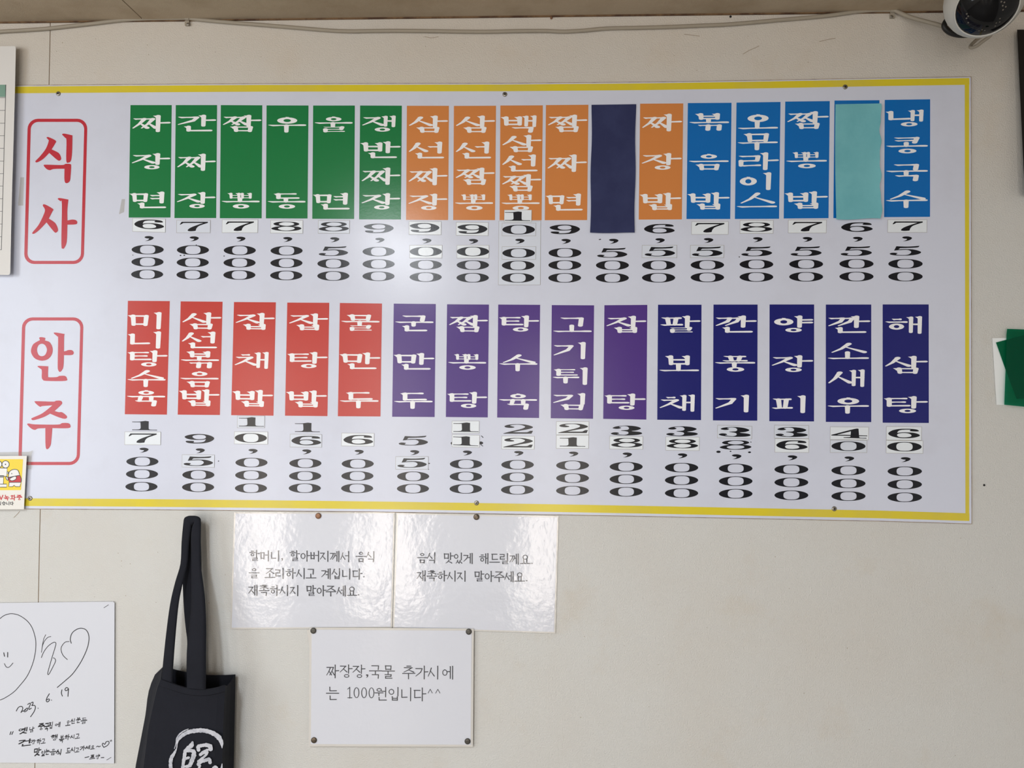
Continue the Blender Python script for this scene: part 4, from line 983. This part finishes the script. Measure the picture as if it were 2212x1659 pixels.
# ------------------------------------------------------------------ green film on a white card, right edge
def zz(x, y): return (2050 + x / 3.53, 680 + y / 3.53)
gw = slab('folded_card', [zz(*q) for q in ((330,178),(700,172),(700,690),(420,688),(362,687),(350,500))], .0006, .0030, M['white_card'])
tag(gw, 'narrow white card on the wall behind green film at the right border', 'card')
g1 = sheet('green_film', [zz(443,107), zz(720,118), zz(720,716), zz(421,686)], lambda u, t: .0065 + .004 * t + .002 * u, M['green_film'], nx=10, ny=14, thick=.0002,
           edge=lambda u, t: ((-4.0 * math.sin(min(1, t / .18) * math.pi) * (1 - u) * (1 if t < .18 else 0)) / 3.53, 0))
tag(g1, 'tall green film sheet hanging over the white card, right border', 'film')
g2 = slab('green_film', [zz(*q) for q in ((358,211),(572,155),(720,120),(720,640),(515,640),(428,410))], .0042, .0044, M['green_film'])
tag(g2, 'pointed green film piece tucked under the tall green sheet', 'film')

# ------------------------------------------------------------------ black tote bag
def bagpt(x, y): return (230 + x / 2.866, 1080 + y / 2.866)
def tote():
    e = empty('tote_bag', 'black canvas tote bag with brushed grey emblem hanging by its handles', 'bag')
    # rows: depth-positioned corners back-left, front-left, front-right, back-right in zoomed measures
    def lerp(tb, y):
        for (a, xa), (b_, xb) in zip(tb, tb[1:]):
            if y <= b_: return xa + (xb - xa) * (y - a) / (b_ - a)
        return tb[-1][1]
    BLx = [(1030,352),(1050,320),(1100,288),(1200,256),(1320,243),(1400,228),(1659,178),(2350,120)]
    FLx = [(1030,345),(1105,338),(1170,312),(1400,262),(1659,228),(2350,170)]
    FRx = [(1030,738),(1130,736),(1400,722),(1659,716),(2350,690)]
    BRx = [(1030,800),(1080,799),(1300,795),(1659,788),(2350,740)]
    N = 26; YB_ = 2350
    cols = []
    # closed loop: (x table lerp between corner tables, depth, rim y)
    def fr(u): return ('F', u)
    loop = [('B', k / 8) for k in range(0, 9)] + [('R', .33), ('R', .66)] + [('F', 1 - k / 10) for k in range(0, 11)] + [('L', .66), ('L', .33)]
    def rimY(kind, u):
        if kind == 'F': return 1108 + 62 * math.sin(u * math.pi * .92) * (.6 + .4*u) + 22 * u
        if kind == 'B': return 1030 + 10 * u + 38 * math.sin(u * math.pi) * (.55 + .45*u) + 40 * u * u
        if kind == 'R': return rimY('B', 1) * (1 - u) + rimY('F', 1) * u + 34 * math.sin(u * math.pi)
        return rimY('B', 0) * (1 - u) + rimY('F', 0) * u - 12 * math.sin(u * math.pi)
    DF, DB = .075, .012
    v = []
    for kind, u in loop:
        y0 = rimY(kind, u)
        for j in range(N + 1):
            y = y0 + (YB_ - y0) * (j / N)
            bl, fl, frr, br = lerp(BLx, y), lerp(FLx, y), lerp(FRx, y), lerp(BRx, y)
            puff = .010 * math.sin(min(1, (y - 1030) / 900) * math.pi * .5)
            if kind == 'F': x, d = fl + (frr - fl) * u, DF + puff * 0 - .004 * abs(2*u - 1) ** 6
            elif kind == 'B': x, d = bl + (br - bl) * u, DB + .006 * math.sin(u * math.pi)
            elif kind == 'R':
                x, d = br + (frr - br) * u, DB + (DF - DB) * u; x += -10 * math.sin(u * math.pi)
            else:
                x, d = bl + (fl - bl) * u, DB + (DF - DB) * u; x += 14 * math.sin(u * math.pi)
            v.append(P(*bagpt(x, y), d))
    n = len(loop); f = []
    for i in range(n):
        for j in range(N):
            a, b_ = i*(N+1)+j, ((i+1) % n)*(N+1)+j
            f.append((a, a+1, b_+1, b_))
    f.append(tuple(i*(N+1)+N for i in range(n)))
    body = mesh('bag_body', v, f, M['cloth'], e, smooth=False)
    sm = body.modifiers.new('thick', 'SOLIDIFY'); sm.thickness = .0016; sm.offset = 1
    # hem along the front rim
    hv = []; hf = []
    for k in range(13):
        u = k / 12; y0 = rimY('F', u)
        for dy in (-2, 3, 38, 41):
            y = y0 + dy; x = lerp(FLx, y) + (lerp(FRx, y) - lerp(FLx, y)) * u
            dd = DF - .004 * abs(2*u-1)**6 + (.0026 if dy in (3, 38) else .0006)
            hv.append(P(*bagpt(x, y), dd))
    for k in range(12):
        for j in range(3): hf.append((k*4+j, k*4+j+1, k*4+5+j, k*4+4+j))
    mesh('hem', hv, hf, M['cloth'], body)
    # handles: ribbons with left edge / right edge / depth
    def strap(rows, name, par, thick=.0022):
        L_ = spline([(a, b_) for a, b_, *_ in rows], False, 4); R2 = spline([(r_[2], r_[3]) for r_ in rows], False, 4)
        D_ = spline([(i, r_[4]) for i, r_ in enumerate(rows)], False, 4)
        v = []; f = []
        for (ax_, ay_), (bx_, by_), (_, d) in zip(L_, R2, D_):
            for k in range(5):
                u = k / 4; bulge = .0014 * math.sin(u * math.pi)
                v.append(P(*bagpt(ax_ + (bx_-ax_)*u, ay_ + (by_-ay_)*u), d + bulge))
        m_ = len(L_)
        for i in range(m_ - 1):
            for k in range(4): a = i*5+k; f.append((a, a+5, a+6, a+1))
        o = mesh(name, v, f, M['cloth'], par, smooth=True)
        s = o.modifiers.new('thick', 'SOLIDIFY'); s.thickness = thick; s.offset = -1
        return o
    front = strap([(345,1150,410,1170,.073), (352,1040,412,1060,.066), (375,820,428,840,.055), (400,640,448,640,.046), (430,510,472,520,.040), (463,395,500,400,.034), (470,260,512,270,.030), (480,150,525,165,.028),
                   (487,112,535,150,.030), (505,100,545,140,.032), (530,98,552,140,.033), (560,100,548,150,.034), (580,112,535,170,.034), (585,140,528,230,.034), (584,260,530,360,.036), (585,400,530,480,.040), (600,520,530,580,.046), (611,620,528,680,.052), (618,780,515,800,.060), (617,950,503,950,.068), (616,1130,502,1125,.0735), (616,1175,502,1165,.0755)], 'handle', e)
    strap([(412,1090,480,1090,.018), (440,900,470,900,.018)][:0] or [(500,1090,545,1090,.020), (502,950,545,950,.021), (505,870,545,870,.022), (492,760,540,760,.023), (482,640,535,640,.024), (478,540,530,540,.024), (474,400,528,400,.022), (480,260,540,260,.019),
           (490,150,560,150,.016), (500,118,570,122,.015), (520,108,572,150,.014), (540,160,580,200,.013), (545,300,586,330,.013), (545,500,590,520,.014), (540,700,600,720,.015), (540,900,600,900,.016), (540,1090,600,1090,.016)], 'handle', e)
    # emblem brushed on the front
    ink = Ink(); og = (330, 1520); sc = 9.617
    def br_(pts, ws):
        q = spline(pts, False, 5); m_ = len(q)
        w2 = [ws[min(len(ws)-1, int(i/5))] * (1 - (i % 5)/5) + ws[min(len(ws)-1, int(i/5)+1)] * ((i % 5)/5) for i in range(m_)]
        w2 = [x * (1 + .10 * math.sin(i * 2.3) + .07 * math.sin(i * 5.1)) for i, x in enumerate(w2)]
        stroke_quads(ink, [(og[0] + x/sc, og[1] + y/sc) for x, y in q], [x/sc for x in w2])
    br_([(1440,925),(1425,800),(1360,690),(1240,610),(1120,570),(1000,555),(870,565),(760,585),(660,630),(570,700),(520,770),(505,850),(490,940),(440,1040),(390,1120),(370,1220),(375,1337),(400,1450),(470,1560)], [4,40,52,46,44,44,44,42,38,34,22,10,12,30,38,38,36,36,30])
    br_([(740,525),(640,570),(550,640),(495,730),(485,820),(450,930)], [6,12,14,12,10,8])
    br_([(825,800),(800,870),(720,930),(670,970)], [22,50,36,20])
    br_([(670,980),(660,1080),(640,1200),(620,1337),(615,1450)], [34,36,34,30,28])
    br_([(680,990),(780,975),(850,1000),(850,1080),(810,1190),(770,1280),(700,1310)], [30,34,44,48,44,40,26])
    br_([(690,1140),(750,1120)], [28,26]); br_([(640,1310),(760,1290)], [24,26])
    br_([(950,960),(950,890),(1020,870),(1120,860),(1190,890),(1200,940)], [40,40,34,40,48,44])
    br_([(990,1060),(1060,1000),(1140,960)], [34,30,26]); br_([(1000,1050),(1130,1000),(1100,1070),(1010,1150),(960,1200)], [28,28,24,26,34])
    br_([(950,1260),(990,1210),(1080,1180),(1170,1160),(1190,1220)], [40,38,36,40,34]); br_([(980,1290),(960,1337),(930,1420)], [26,22,20])
    br_([(1250,1330),(1300,1310),(1330,1340),(1320,1420)], [18,26,26,24])
    br_([(470,1560),(700,1700),(1000,1740),(1250,1640),(1400,1450),(1440,1250)], [34,44,48,46,38,6])
    ink.build('emblem', M['cloth_print'], lambda x, y: DF + .0026, body)
tote()
